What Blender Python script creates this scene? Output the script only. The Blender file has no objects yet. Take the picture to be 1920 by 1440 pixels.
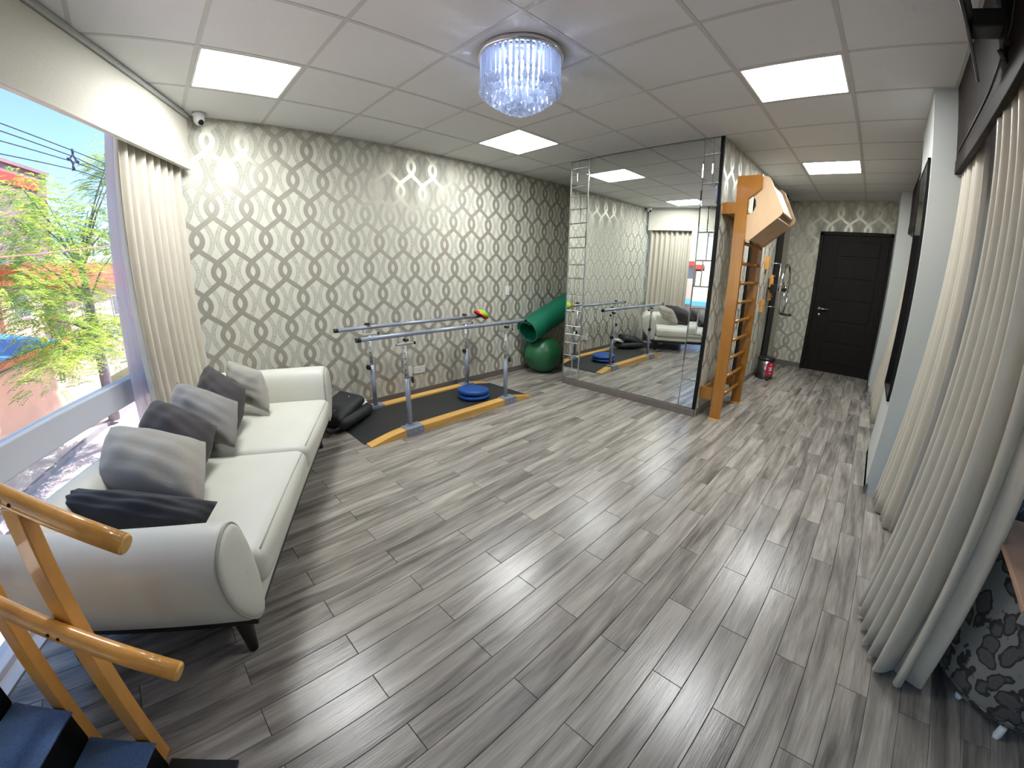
import bpy, bmesh, math, random
from mathutils import Vector, Matrix
random.seed(7)
sc = bpy.context.scene
COL = sc.collection
PI = math.pi

# ------------------------------------------------------------------ camera
CAM = (-0.2519, -3.8171, 1.4128)          # room: x along the papered wall, y towards it, z up
YAW, PITCH, ROLL = 0.7802, -0.2903, 0.0079
cd = bpy.data.cameras.new('camera')
cam = bpy.data.objects.new('camera', cd)
COL.objects.link(cam)
fwd = Vector((math.cos(PITCH) * math.sin(YAW), math.cos(PITCH) * math.cos(YAW), math.sin(PITCH)))
rgt = Vector((math.cos(YAW), -math.sin(YAW), 0))
upv = rgt.cross(fwd)
r2 = math.cos(ROLL) * rgt + math.sin(ROLL) * upv
u2 = -math.sin(ROLL) * rgt + math.cos(ROLL) * upv
mw = Matrix((r2, u2, -fwd)).transposed().to_4x4()
mw.translation = Vector(CAM)
cam.matrix_world = mw
cd.type = 'PANO'                           # ultra-wide lens with barrel distortion
cd.sensor_fit = 'HORIZONTAL'
cd.sensor_width = 36.0
cd.sensor_height = 27.0
cd.clip_start = 0.02
cd.clip_end = 500
LENS = (0.07601881980733863, -0.0007784611001105914, -2.6209971726050478e-05, 9.741279481313884e-07)
for tgt in (cd, getattr(cd, 'cycles', None)):
    if tgt is None:
        continue
    try:
        tgt.panorama_type = 'FISHEYE_LENS_POLYNOMIAL'
        tgt.fisheye_fov = math.radians(170)
        tgt.fisheye_polynomial_k0 = 0.0
        tgt.fisheye_polynomial_k1 = -LENS[0]
        tgt.fisheye_polynomial_k2 = -LENS[1]
        tgt.fisheye_polynomial_k3 = -LENS[2]
        tgt.fisheye_polynomial_k4 = -LENS[3]
    except Exception:
        pass
sc.camera = cam

# ------------------------------------------------------------------ sky, sun, exposure
world = bpy.data.worlds.new('sky')
sc.world = world
world.use_nodes = True
wn = world.node_tree
bg = wn.nodes['Background']
sky = wn.nodes.new('ShaderNodeTexSky')
sky.sky_type = 'NISHITA'
sky.sun_disc = False
sky.sun_elevation = math.radians(58)
sky.sun_rotation = math.radians(75)
sky.air_density = 1.0
sky.dust_density = 0.0
sky.ozone_density = 3.0
wn.links.new(sky.outputs[0], bg.inputs[0])
bg.inputs[1].default_value = 0.24
sd = bpy.data.lights.new('sun', 'SUN')
sd.energy = 9.0
sd.angle = math.radians(0.6)
sd.color = (1.0, 0.95, 0.86)
sun = bpy.data.objects.new('sun', sd)
COL.objects.link(sun)
sun.rotation_euler = Vector((-0.62, -0.16, -1.0)).to_track_quat('-Z', 'Y').to_euler()
sc.view_settings.view_transform = 'Standard'
sc.view_settings.look = 'None'
sc.view_settings.gamma = 1.0
sc.view_settings.use_curve_mapping = False
sc.view_settings.exposure = 0.55
sc.cycles.use_denoising = True
sc.cycles.max_bounces = 5
sc.cycles.diffuse_bounces = 3
sc.cycles.transparent_max_bounces = 10
sc.cycles.glossy_bounces = 3
sc.cycles.transmission_bounces = 3
sc.cycles.use_adaptive_sampling = True
sc.cycles.adaptive_threshold = 0.09
sc.cycles.adaptive_min_samples = 16
sc.cycles.use_light_tree = False
sc.cycles.sample_clamp_indirect = 6.0
sc.cycles.caustics_reflective = False
sc.cycles.caustics_refractive = False
PANEL_STRENGTH = 28.0

H = 2.639                                   # ceiling height
T = 0.6                                     # ceiling tile
A27 = math.radians(27.7)                    # the window wall is oblique
def W(s, d, z=0.0):                         # s along the window wall from the corner, d into the room
    return Vector((-s * math.sin(A27) + d * math.cos(A27), -s * math.cos(A27) - d * math.sin(A27), z))

# ------------------------------------------------------------------ helpers
class E:
    """tiny expression builder for shader maths"""
    def __init__(s, nt, sock): s.nt, s.k = nt, sock
    def _m(s, op, *a):
        n = s.nt.nodes.new('ShaderNodeMath'); n.operation = op
        for i, x in enumerate((s,) + a):
            if isinstance(x, E): s.nt.links.new(x.k, n.inputs[i])
            else: n.inputs[i].default_value = x
        return E(s.nt, n.outputs[0])
    def __add__(s, o): return s._m('ADD', o)
    def __sub__(s, o): return s._m('SUBTRACT', o)
    def __mul__(s, o): return s._m('MULTIPLY', o)
    def __truediv__(s, o): return s._m('DIVIDE', o)
    def abs(s): return s._m('ABSOLUTE')
    def cos(s): return s._m('COSINE')
    def sin(s): return s._m('SINE')
    def sqrt(s): return s._m('SQRT')
    def lt(s, o): return s._m('LESS_THAN', o)
    def gt(s, o): return s._m('GREATER_THAN', o)
    def max(s, o): return s._m('MAXIMUM', o)
    def min(s, o): return s._m('MINIMUM', o)
    def wrap(s, hi, lo): return s._m('WRAP', hi, lo)

def mat(name, col, rough=0.5, metal=0.0, spec=0.5, noise=None, bump=None, coat=0.0, sheen=0.0, emit=None):
    """principled material; noise=(scale, amount[, stretch]) varies the colour, bump=(scale, strength)"""
    m = bpy.data.materials.new(name); m.use_nodes = True
    nt = m.node_tree; p = nt.nodes['Principled BSDF']
    c4 = (*col, 1)
    p.inputs['Base Color'].default_value = c4
    p.inputs['Roughness'].default_value = rough
    p.inputs['Metallic'].default_value = metal
    p.inputs['Specular IOR Level'].default_value = spec
    p.inputs['Coat Weight'].default_value = coat
    p.inputs['Sheen Weight'].default_value = sheen
    if emit:
        p.inputs['Emission Color'].default_value = (*emit[0], 1)
        p.inputs['Emission Strength'].default_value = emit[1]
    tc = None
    if noise or bump:
        tc = nt.nodes.new('ShaderNodeTexCoord')
    if noise:
        mp = nt.nodes.new('ShaderNodeMapping')
        mp.inputs['Scale'].default_value = noise[2] if len(noise) > 2 else (1, 1, 1)
        nt.links.new(tc.outputs['Object'], mp.inputs[0])
        n = nt.nodes.new('ShaderNodeTexNoise'); n.inputs['Scale'].default_value = noise[0]
        n.inputs['Detail'].default_value = 5
        nt.links.new(mp.outputs[0], n.inputs['Vector'])
        r = nt.nodes.new('ShaderNodeValToRGB'); a = noise[1]
        r.color_ramp.elements[0].position = 0.3; r.color_ramp.elements[1].position = 0.7
        r.color_ramp.elements[0].color = tuple(c * (1 - a) for c in col) + (1,)
        r.color_ramp.elements[1].color = tuple(min(1, c * (1 + a)) for c in col) + (1,)
        nt.links.new(n.outputs['Fac'], r.inputs[0]); nt.links.new(r.outputs[0], p.inputs['Base Color'])
    if bump:
        n = nt.nodes.new('ShaderNodeTexNoise'); n.inputs['Scale'].default_value = bump[0]
        n.inputs['Detail'].default_value = 3
        nt.links.new(tc.outputs['Object'], n.inputs['Vector'])
        b = nt.nodes.new('ShaderNodeBump'); b.inputs['Strength'].default_value = bump[1]
        b.inputs['Distance'].default_value = 0.01
        nt.links.new(n.outputs['Fac'], b.inputs['Height']); nt.links.new(b.outputs[0], p.inputs['Normal'])
    return m

def srgb(r, g, b):
    f = lambda c: (c / 255 / 12.92) if c / 255 <= 0.04045 else ((c / 255 + 0.055) / 1.055) ** 2.4
    return (f(r), f(g), f(b))

class MB:
    """collects shapes into one mesh object"""
    def __init__(s): s.v = []; s.f = []; s.sm = []; s.uv = None
    def add(s, v, f, smooth=False):
        o = len(s.v); s.v += [tuple(x) for x in v]
        s.f += [tuple(i + o for i in q) for q in f]; s.sm += [smooth] * len(f); return s
    def box(s, x0, x1, y0, y1, z0, z1, bev=0.0, M=None):
        if bev > 0:
            return s.rbox(((x0 + x1) / 2, (y0 + y1) / 2, (z0 + z1) / 2), (abs(x1 - x0), abs(y1 - y0), abs(z1 - z0)), bev, 1, M, smooth=False)
        v = [Vector(p) for p in ((x0, y0, z0), (x1, y0, z0), (x1, y1, z0), (x0, y1, z0), (x0, y0, z1), (x1, y0, z1), (x1, y1, z1), (x0, y1, z1))]
        if M: v = [M @ p for p in v]
        return s.add(v, [(0, 3, 2, 1), (4, 5, 6, 7), (0, 1, 5, 4), (1, 2, 6, 5), (2, 3, 7, 6), (3, 0, 4, 7)])
    def rbox(s, c, size, r, n=3, M=None, puff=(0, 0, 0), smooth=True, mid=4):
        """rounded box: n steps per rounded edge, puff bulges the faces along x, y, z"""
        h = [x / 2 for x in size]; r = min(r, *h)
        def line(hh):
            e = [-hh + r * (1 - math.cos(PI / 2 * i / n)) if n > 1 else -hh + r * i for i in range(n + 1)]
            inner = [-(hh - r) + 2 * (hh - r) * i / mid for i in range(1, mid)] if hh > r + 1e-6 else []
            a = e + inner + [-x for x in reversed(e)]
            out = []
            for x in a:
                if not out or x - out[-1] > 1e-6: out.append(x)
            return out
        L = [line(x) for x in h]
        idx = {}; verts = []; faces = []
        def vert(p):
            k = tuple(round(x, 6) for x in p)
            if k not in idx:
                idx[k] = len(verts)
                q = []
                inn = [max(-(h[i] - r), min(h[i] - r, p[i])) for i in range(3)]
                d = Vector([p[i] - inn[i] for i in range(3)])
                if d.length > 1e-9: d = d.normalized() * r
                q = Vector(inn) + d
                for i in range(3):
                    if puff[i]:
                        a, b = [j for j in range(3) if j != i]
                        w = max(0, 1 - (q[a] / h[a]) ** 2) * max(0, 1 - (q[b] / h[b]) ** 2)
                        q[i] += puff[i] * w * (q[i] / h[i])
                verts.append(q)
            return idx[k]
        for ax in range(3):
            a, b = [j for j in range(3) if j != ax]
            for sg in (-1, 1):
                for i in range(len(L[a]) - 1):
                    for j in range(len(L[b]) - 1):
                        cor = []
                        for (ii, jj) in ((i, j), (i + 1, j), (i + 1, j + 1), (i, j + 1)):
                            p = [0, 0, 0]; p[ax] = sg * h[ax]; p[a] = L[a][ii]; p[b] = L[b][jj]
                            cor.append(vert(p))
                        flip = (sg > 0) ^ (ax == 1)
                        cor = cor if flip else cor[::-1]
                        if len(set(cor)) >= 3: faces.append(tuple(dict.fromkeys(cor)))
        out = [Vector(c) + q for q in verts] if M is None else [M @ (Vector(c) + q) for q in verts]
        return s.add(out, faces, smooth)
    def tube(s, pts, r, n=10, cap=True, smooth=True):
        """tube along a polyline; r is a number or one per point"""
        pts = [Vector(p) for p in pts]; m = len(pts)
        rr = r if isinstance(r, (list, tuple)) else [r] * m
        t0 = (pts[1] - pts[0]).normalized()
        ref = Vector((0, 0, 1)) if abs(t0.z) < 0.9 else Vector((1, 0, 0))
        a = t0.cross(ref).normalized(); v = []; prev = t0
        for i, p in enumerate(pts):
            t = (pts[min(i + 1, m - 1)] - pts[max(i - 1, 0)]).normalized()
            q = prev.rotation_difference(t); a = (q @ a); a = (a - t * a.dot(t)).normalized(); prev = t
            b = t.cross(a)
            for k in range(n):
                w = 2 * PI * k / n
                v.append(p + (a * math.cos(w) + b * math.sin(w)) * rr[i])
        f = [(i * n + k, i * n + (k + 1) % n, (i + 1) * n + (k + 1) % n, (i + 1) * n + k) for i in range(m - 1) for k in range(n)]
        s.add(v, f, smooth)
        if cap:
            s.add(v[:n], [tuple(range(n))[::-1]]); s.add(v[-n:], [tuple(range(n))])
        return s
    def lathe(s, prof, c=(0, 0, 0), n=24, smooth=True, M=None):
        """profile of (radius, z) turned about the vertical through c"""
        v = []; c = Vector(c)
        for (r, z) in prof:
            for k in range(n):
                a = 2 * PI * k / n
                p = Vector((r * math.cos(a), r * math.sin(a), z))
                v.append((M @ p if M else p) + c)
        f = [(i * n + k, i * n + (k + 1) % n, (i + 1) * n + (k + 1) % n, (i + 1) * n + k) for i in range(len(prof) - 1) for k in range(n)]
        return s.add(v, f, smooth)
    def prism(s, poly, off, smooth=False):
        """closed polygon of 3-D points swept by the vector off"""
        n = len(poly); a = [Vector(p) for p in poly]; b = [p + Vector(off) for p in a]
        f = [tuple(range(n))[::-1], tuple(range(n, 2 * n))]
        s.add(a + b, f)
        return s.add(a + b, [(i, (i + 1) % n, n + (i + 1) % n, n + i) for i in range(n)], smooth)
    def grid(s, rows, smooth=True, closed=False):
        m = len(rows[0]); v = [p for r in rows for p in r]
        f = []
        for i in range(len(rows) - 1):
            for k in range(m if closed else m - 1):
                f.append((i * m + k, i * m + (k + 1) % m, (i + 1) * m + (k + 1) % m, (i + 1) * m + k))
        return s.add(v, f, smooth)
    def mesh(s, name, m, base=(0, 0, 0), R=None):
        base = Vector(base)
        v = [Vector(p) - base for p in s.v]
        if R is not None: v = [R @ p for p in v]
        me = bpy.data.meshes.new(name); me.from_pydata(v, [], s.f)
        me.polygons.foreach_set('use_smooth', s.sm)
        if m: me.materials.append(m)
        bm = bmesh.new(); bm.from_mesh(me)
        bmesh.ops.remove_doubles(bm, verts=bm.verts, dist=1e-5)
        bmesh.ops.recalc_face_normals(bm, faces=bm.faces)
        bm.to_mesh(me); bm.free(); me.update()
        return me
    def build(s, name, m, parent=None, base=None):
        """world-space shapes -> object; a child is stored relative to its parents"""
        if parent is not None:
            M = world_of(parent).inverted()
            s2 = MB(); s2.v = [tuple(M @ Vector(p)) for p in s.v]; s2.f = s.f; s2.sm = s.sm
            o = bpy.data.objects.new(name, s2.mesh(name, m)); o.parent = parent
        else:
            b = base if base is not None else (0, 0, 0)
            o = bpy.data.objects.new(name, s.mesh(name, m, b)); o.location = b
        COL.objects.link(o)
        return o

def world_of(o):
    M = o.matrix_basis.copy(); p = o.parent
    while p is not None:
        M = p.matrix_basis @ M; p = p.parent
    return M

def tag(o, label, cat, group=None, kind=None):
    if label: o['label'] = label
    if cat: o['category'] = cat
    if group: o['group'] = group
    if kind: o['kind'] = kind
    return o

def thing(name, label, cat, loc, rz=0.0, group=None):
    o = bpy.data.objects.new(name, None); COL.objects.link(o)
    o.empty_display_size = 0.1
    o.location = loc; o.rotation_euler = (0, 0, rz)
    return tag(o, label, cat, group)

def struct(o, label=None):
    o['kind'] = 'structure'
    if label: o['label'] = label
    return o

def inst(name, me, parent, M):
    """a child that shares mesh data; M is its matrix in the parent's space"""
    o = bpy.data.objects.new(name, me); o.parent = parent; o.matrix_basis = M; COL.objects.link(o); return o

def clip(poly, a, b, c):
    """keep the part of a 2-D polygon with a*x + b*y + c >= 0"""
    out = []
    for i in range(len(poly)):
        p, q = poly[i], poly[(i + 1) % len(poly)]
        dp, dq = a * p[0] + b * p[1] + c, a * q[0] + b * q[1] + c
        if dp >= 0: out.append(p)
        if (dp >= 0) != (dq >= 0):
            t = dp / (dp - dq); out.append((p[0] + (q[0] - p[0]) * t, p[1] + (q[1] - p[1]) * t))
    return out
NWX, NWY = math.cos(A27), -math.sin(A27)     # d = x*NWX + y*NWY
# ------------------------------------------------------------------ materials
M_ = {}
M_['tile'] = mat('ceiling_tile', (0.80, 0.805, 0.805), 0.9, noise=(260, 0.05), bump=(220, 0.15), spec=0.2)
M_['tbar'] = mat('ceiling_bar', (0.60, 0.595, 0.58), 0.55)
M_['plaster'] = mat('plaster_paint', srgb(196, 199, 194), 0.6, bump=(60, 0.03))
M_['cream'] = mat('cream_fabric', srgb(214, 210, 196), 0.85, noise=(90, 0.04), bump=(300, 0.1), sheen=0.2)
M_['darkwood'] = mat('dark_wood', (0.020, 0.014, 0.012), 0.6, spec=0.12, noise=(6, 0.25, (1, 1, 8)), bump=(60, 0.06))
M_['doorwood'] = mat('door_wood', (0.010, 0.007, 0.006), 0.55, spec=0.2, noise=(5, 0.3, (8, 8, 0.6)), bump=(80, 0.05))
M_['blackpaint'] = mat('black_paint', (0.006, 0.006, 0.006), 0.5, spec=0.2)
M_['blackglass'] = mat('black_glass', (0.006, 0.006, 0.007), 0.08)
M_['chrome'] = mat('chrome', (0.72, 0.72, 0.74), 0.12, metal=1.0)
M_['binsteel'] = mat('dark_bin_steel', (0.16, 0.15, 0.14), 0.28, metal=1.0)
M_['steel'] = mat('brushed_steel', (0.55, 0.55, 0.56), 0.32, metal=1.0)
M_['alu'] = mat('window_aluminium', srgb(205, 208, 215), 0.35)
M_['whiteplastic'] = mat('white_plastic', (0.80, 0.80, 0.78), 0.35)
M_['blackplastic'] = mat('black_plastic', (0.012, 0.012, 0.013), 0.4)
M_['greypaint'] = mat('grey_metal_paint', srgb(150, 157, 172), 0.32, metal=0.25)
M_['lightmetal'] = mat('light_metal', srgb(196, 196, 190), 0.3, metal=0.5)
M_['beam'] = mat('varnished_pine', srgb(228, 178, 92), 0.32, noise=(4, 0.16, (0.6, 9, 9)), coat=0.3)
M_['ladderwood'] = mat('varnished_wood', srgb(160, 104, 26), 0.32, noise=(5, 0.13, (5, 5, 0.5)), coat=0.5)
M_['railwood'] = mat('honey_wood', srgb(224, 160, 74), 0.28, noise=(7, 0.14, (2, 2, 1)), coat=0.6)
M_['plywood'] = mat('pale_plywood', srgb(218, 184, 146), 0.45, noise=(5, 0.05, (1, 3, 1)))
M_['rubber'] = mat('black_rubber', (0.016, 0.017, 0.018), 0.55, bump=(250, 0.15))
M_['greenmat'] = mat('green_foam', srgb(4, 104, 76), 0.55, bump=(180, 0.25))
M_['greenball'] = mat('green_vinyl', srgb(34, 96, 58), 0.38, noise=(3, 0.1), bump=(200, 0.04))
M_['bluerubber'] = mat('blue_vinyl', srgb(10, 72, 146), 0.42, bump=(150, 0.1))
M_['bluetread'] = mat('blue_rubber_tread', srgb(78, 108, 148), 0.6, noise=(160, 0.22), bump=(220, 0.3))
M_['leather'] = mat('cream_leather', srgb(214, 214, 202), 0.46, noise=(5, 0.025), bump=(140, 0.05))
M_['seam'] = mat('seam_thread', srgb(172, 172, 158), 0.6)
M_['footwood'] = mat('dark_foot', (0.012, 0.009, 0.008), 0.35)
M_['black_nylon'] = mat('black_nylon', (0.013, 0.014, 0.016), 0.6, bump=(260, 0.2))
M_['paper'] = mat('paper', (0.75, 0.75, 0.72), 0.7)
M_['curtain'] = mat('satin_curtain', srgb(190, 182, 165), 0.38, noise=(40, 0.05, (1, 1, 0.2)), bump=(160, 0.08), sheen=0.25)
M_['curtain_l'] = mat('linen_curtain', srgb(206, 199, 183), 0.8, noise=(50, 0.05, (1, 1, 0.2)), bump=(200, 0.1), sheen=0.2)
M_['cush_light'] = mat('light_grey_cushion', srgb(160, 155, 144), 0.85, noise=(160, 0.05), bump=(300, 0.12), sheen=0.3)
M_['cush_grey'] = mat('grey_cushion', srgb(132, 129, 124), 0.85, noise=(160, 0.05), bump=(300, 0.12), sheen=0.3)
M_['cush_dark'] = mat('charcoal_cushion', srgb(54, 49, 49), 0.85, noise=(160, 0.06), bump=(300, 0.12), sheen=0.15)
M_['cush_black'] = mat('black_cushion', srgb(27, 27, 32), 0.75, noise=(160, 0.06), bump=(300, 0.12), sheen=0.15)
M_['baseboard'] = mat('baseboard_wood', srgb(112, 104, 96), 0.45, noise=(4, 0.15, (0.5, 8, 8)))
M_['red'] = mat('red_vinyl', srgb(190, 24, 60), 0.5)
M_['lime'] = mat('lime_vinyl', srgb(140, 200, 40), 0.45)
M_['orange'] = mat('orange_vinyl', srgb(232, 150, 40), 0.45)
M_['crimson'] = mat('crimson_vinyl', srgb(190, 30, 50), 0.45)
M_['carton'] = mat('tan_carton', srgb(160, 128, 104), 0.7, noise=(6, 0.08), bump=(60, 0.05))

def plank_material():
    m = bpy.data.materials.new('laminate_plank'); m.use_nodes = True
    nt = m.node_tree; p = nt.nodes['Principled BSDF']
    tc = nt.nodes.new('ShaderNodeTexCoord'); oi = nt.nodes.new('ShaderNodeObjectInfo')
    geo = nt.nodes.new('ShaderNodeNewGeometry')
    # each board (a separate object) shifts its own grain; the merged far boards use their island
    rnd = nt.nodes.new('ShaderNodeMath'); rnd.operation = 'ADD'
    nt.links.new(oi.outputs['Random'], rnd.inputs[0]); nt.links.new(geo.outputs['Random Per Island'], rnd.inputs[1])
    mul = nt.nodes.new('ShaderNodeVectorMath'); mul.operation = 'SCALE'; mul.inputs[0].default_value = (37.0, 61.0, 83.0)
    nt.links.new(rnd.outputs[0], mul.inputs['Scale'])
    add = nt.nodes.new('ShaderNodeVectorMath'); add.operation = 'ADD'
    nt.links.new(geo.outputs['Position'], add.inputs[0]); nt.links.new(mul.outputs[0], add.inputs[1])
    def noise(scale, detail, stretch, dist=0.0):
        mp = nt.nodes.new('ShaderNodeMapping'); mp.inputs['Scale'].default_value = stretch
        nt.links.new(add.outputs[0], mp.inputs[0])
        n = nt.nodes.new('ShaderNodeTexNoise'); n.inputs['Scale'].default_value = scale
        n.inputs['Detail'].default_value = detail; n.inputs['Distortion'].default_value = dist
        nt.links.new(mp.outputs[0], n.inputs['Vector']); return n
    streak = noise(1.0, 4, (1.7, 17, 1), 0.6)
    grain = noise(1.0, 6, (9, 190, 1), 0.2)
    r = nt.nodes.new('ShaderNodeValToRGB'); cr = r.color_ramp
    cr.elements[0].position = 0.26; cr.elements[0].color = (*srgb(97, 92, 87), 1)
    cr.elements[1].position = 0.77; cr.elements[1].color = (*srgb(184, 178, 167), 1)
    e = cr.elements.new(0.5); e.color = (*srgb(145, 139, 130), 1)
    # streak + grain + board tone
    s1 = nt.nodes.new('ShaderNodeMath'); s1.operation = 'MULTIPLY_ADD'; s1.inputs[1].default_value = 0.35; s1.inputs[2].default_value = -0.175
    nt.links.new(grain.outputs['Fac'], s1.inputs[0])
    s2 = nt.nodes.new('ShaderNodeMath'); s2.operation = 'ADD'
    nt.links.new(streak.outputs['Fac'], s2.inputs[0]); nt.links.new(s1.outputs[0], s2.inputs[1])
    fr = nt.nodes.new('ShaderNodeMath'); fr.operation = 'FRACT'
    nt.links.new(rnd.outputs[0], fr.inputs[0])
    s3 = nt.nodes.new('ShaderNodeMath'); s3.operation = 'MULTIPLY_ADD'; s3.inputs[1].default_value = 0.14; s3.inputs[2].default_value = -0.07
    nt.links.new(fr.outputs[0], s3.inputs[0])
    s4 = nt.nodes.new('ShaderNodeMath'); s4.operation = 'ADD'
    nt.links.new(s2.outputs[0], s4.inputs[0]); nt.links.new(s3.outputs[0], s4.inputs[1])
    nt.links.new(s4.outputs[0], r.inputs[0]); nt.links.new(r.outputs[0], p.inputs['Base Color'])
    p.inputs['Roughness'].default_value = 0.25
    p.inputs['Specular IOR Level'].default_value = 0.5
    b = nt.nodes.new('ShaderNodeBump'); b.inputs['Strength'].default_value = 0.12; b.inputs['Distance'].default_value = 0.004
    nt.links.new(grain.outputs['Fac'], b.inputs['Height']); nt.links.new(b.outputs[0], p.inputs['Normal'])
    return m
M_['plank'] = plank_material()

def wallpaper_material():
    """interlaced ribbons; UV = metres along the wall and above the floor"""
    m = bpy.data.materials.new('ribbon_wallpaper'); m.use_nodes = True
    nt = m.node_tree; p = nt.nodes['Principled BSDF']
    uv = nt.nodes.new('ShaderNodeUVMap'); uv.uv_map = 'UVMap'
    sep = nt.nodes.new('ShaderNodeSeparateXYZ'); nt.links.new(uv.outputs[0], sep.inputs[0])
    u, z = E(nt, sep.outputs[0]), E(nt, sep.outputs[1])
    D, P, x0, z0 = 0.1325, 0.514, -0.0243, 1.69
    A, A2 = 0.80 * D, 0.36 * D
    ph = (z - z0) * (2 * PI / P)
    c, s = ph.cos(), ph.sin()
    def dist(amp, sign, shift, k):
        return ((u - (x0 + shift)) - c * (amp * sign)).wrap(D, -D).abs()
    slope = ((s * (A * 2 * PI / P)) * (s * (A * 2 * PI / P)) + 1.0).sqrt()
    d1 = dist(A, 1, 0, 0) / slope
    d2 = dist(A, -1, D, 0) / slope
    dm = d1.min(d2)
    band = dm.lt(0.0195)
    line = ((dm - 0.0075).abs().lt(0.0012)).max((dm - 0.0185).abs().lt(0.0014))
    slope2 = ((s * (A2 * 2 * PI / P)) * (s * (A2 * 2 * PI / P)) + 1.0).sqrt()
    e1 = dist(A2, -1, 0, 0) / slope2
    e2 = dist(A2, 1, D, 0) / slope2
    em = e1.min(e2)
    lband = em.lt(0.0165)
    lline = (em - 0.0160).abs().lt(0.0013)
    n = nt.nodes.new('ShaderNodeTexNoise'); n.inputs['Scale'].default_value = 85; n.inputs['Detail'].default_value = 2
    nt.links.new(uv.outputs[0], n.inputs['Vector'])
    speck = (E(nt, n.outputs['Fac']) - 0.5).abs().lt(0.035)
    def mix(fac, a, b):
        x = nt.nodes.new('ShaderNodeMix'); x.data_type = 'RGBA'
        if isinstance(fac, E): nt.links.new(fac.k, x.inputs[0])
        else: x.inputs[0].default_value = fac
        for i, q in ((6, a), (7, b)):
            if isinstance(q, tuple): x.inputs[i].default_value = (*q, 1)
            else: nt.links.new(q, x.inputs[i])
        return x.outputs[2]
    base = srgb(208, 207, 192)
    p.inputs['Specular IOR Level'].default_value = 0.22
    lc = mix(speck, srgb(198, 197, 182), srgb(168, 166, 153))
    col = mix(lband, base, lc)
    col = mix(lline, col, srgb(160, 157, 147))
    bc = mix(line, srgb(184, 180, 166), srgb(156, 152, 140))
    col = mix(band, col, bc)
    nt.links.new(col, p.inputs['Base Color'])
    # the ribbons are printed in a satin metallic ink, the ground is matt
    nt.links.new((band * 0.50).k, p.inputs['Metallic'])
    nt.links.new((band * -0.26 + 0.66).k, p.inputs['Roughness'])
    # vertical brushed relief of the paper
    mp = nt.nodes.new('ShaderNodeMapping'); mp.inputs['Scale'].default_value = (420, 30, 1)
    nt.links.new(uv.outputs[0], mp.inputs[0])
    n2 = nt.nodes.new('ShaderNodeTexNoise'); n2.inputs['Scale'].default_value = 1.0
    nt.links.new(mp.outputs[0], n2.inputs['Vector'])
    b = nt.nodes.new('ShaderNodeBump'); b.inputs['Strength'].default_value = 0.10; b.inputs['Distance'].default_value = 0.003
    nt.links.new(n2.outputs['Fac'], b.inputs['Height']); nt.links.new(b.outputs[0], p.inputs['Normal'])
    return m
M_['paper_wall'] = wallpaper_material()

def mirror_material():
    m = bpy.data.materials.new('mirror_silver'); m.use_nodes = True
    nt = m.node_tree; p = nt.nodes['Principled BSDF']
    p.inputs['Base Color'].default_value = (0.80, 0.83, 0.81, 1); p.inputs['Metallic'].default_value = 1
    p.inputs['Roughness'].default_value = 0.004
    return m
M_['mirror'] = mirror_material()

def emission(name, col, strength):
    m = bpy.data.materials.new(name); m.use_nodes = True
    nt = m.node_tree; nt.nodes.clear()
    o = nt.nodes.new('ShaderNodeOutputMaterial'); e = nt.nodes.new('ShaderNodeEmission')
    e.inputs[0].default_value = (*col, 1); e.inputs[1].default_value = strength
    nt.links.new(e.outputs[0], o.inputs[0]); return m
M_['panel'] = emission('led_panel', (0.97, 0.99, 1.0), PANEL_STRENGTH)
M_['bulb'] = emission('chandelier_bulb', (0.72, 0.82, 1.0), 80.0)

def glass_material(name, tint=(1, 1, 1), refl=0.06):
    m = bpy.data.materials.new(name); m.use_nodes = True
    nt = m.node_tree; nt.nodes.clear()
    o = nt.nodes.new('ShaderNodeOutputMaterial'); mx = nt.nodes.new('ShaderNodeMixShader')
    t = nt.nodes.new('ShaderNodeBsdfTransparent'); g = nt.nodes.new('ShaderNodeBsdfGlossy')
    lw = nt.nodes.new('ShaderNodeLayerWeight'); lw.inputs[0].default_value = 0.5
    f = E(nt, lw.outputs['Facing']); f2 = f * f; fr_ = f2 * f2 * f * 0.45 + 0.025
    t.inputs[0].default_value = (*tint, 1); g.inputs['Roughness'].default_value = 0.0
    nt.links.new(fr_.k, mx.inputs[0]); nt.links.new(t.outputs[0], mx.inputs[1]); nt.links.new(g.outputs[0], mx.inputs[2])
    nt.links.new(mx.outputs[0], o.inputs[0]); return m
M_['glass'] = glass_material('window_glass', (0.95, 0.97, 0.98))

def crystal_material():
    m = bpy.data.materials.new('crystal'); m.use_nodes = True
    nt = m.node_tree; nt.nodes.clear()
    o = nt.nodes.new('ShaderNodeOutputMaterial')
    tr = nt.nodes.new('ShaderNodeBsdfTranslucent'); tr.inputs[0].default_value = (0.80, 0.86, 1.0, 1)
    tp = nt.nodes.new('ShaderNodeBsdfTransparent'); tp.inputs[0].default_value = (0.92, 0.95, 1.0, 1)
    gl = nt.nodes.new('ShaderNodeBsdfGlossy'); gl.inputs['Roughness'].default_value = 0.05
    a = nt.nodes.new('ShaderNodeMixShader'); a.inputs[0].default_value = 0.30
    b = nt.nodes.new('ShaderNodeMixShader'); b.inputs[0].default_value = 0.22
    nt.links.new(tr.outputs[0], a.inputs[1]); nt.links.new(tp.outputs[0], a.inputs[2])
    nt.links.new(a.outputs[0], b.inputs[1]); nt.links.new(gl.outputs[0], b.inputs[2])
    nt.links.new(b.outputs[0], o.inputs[0]); return m
M_['crystal'] = crystal_material()

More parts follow.
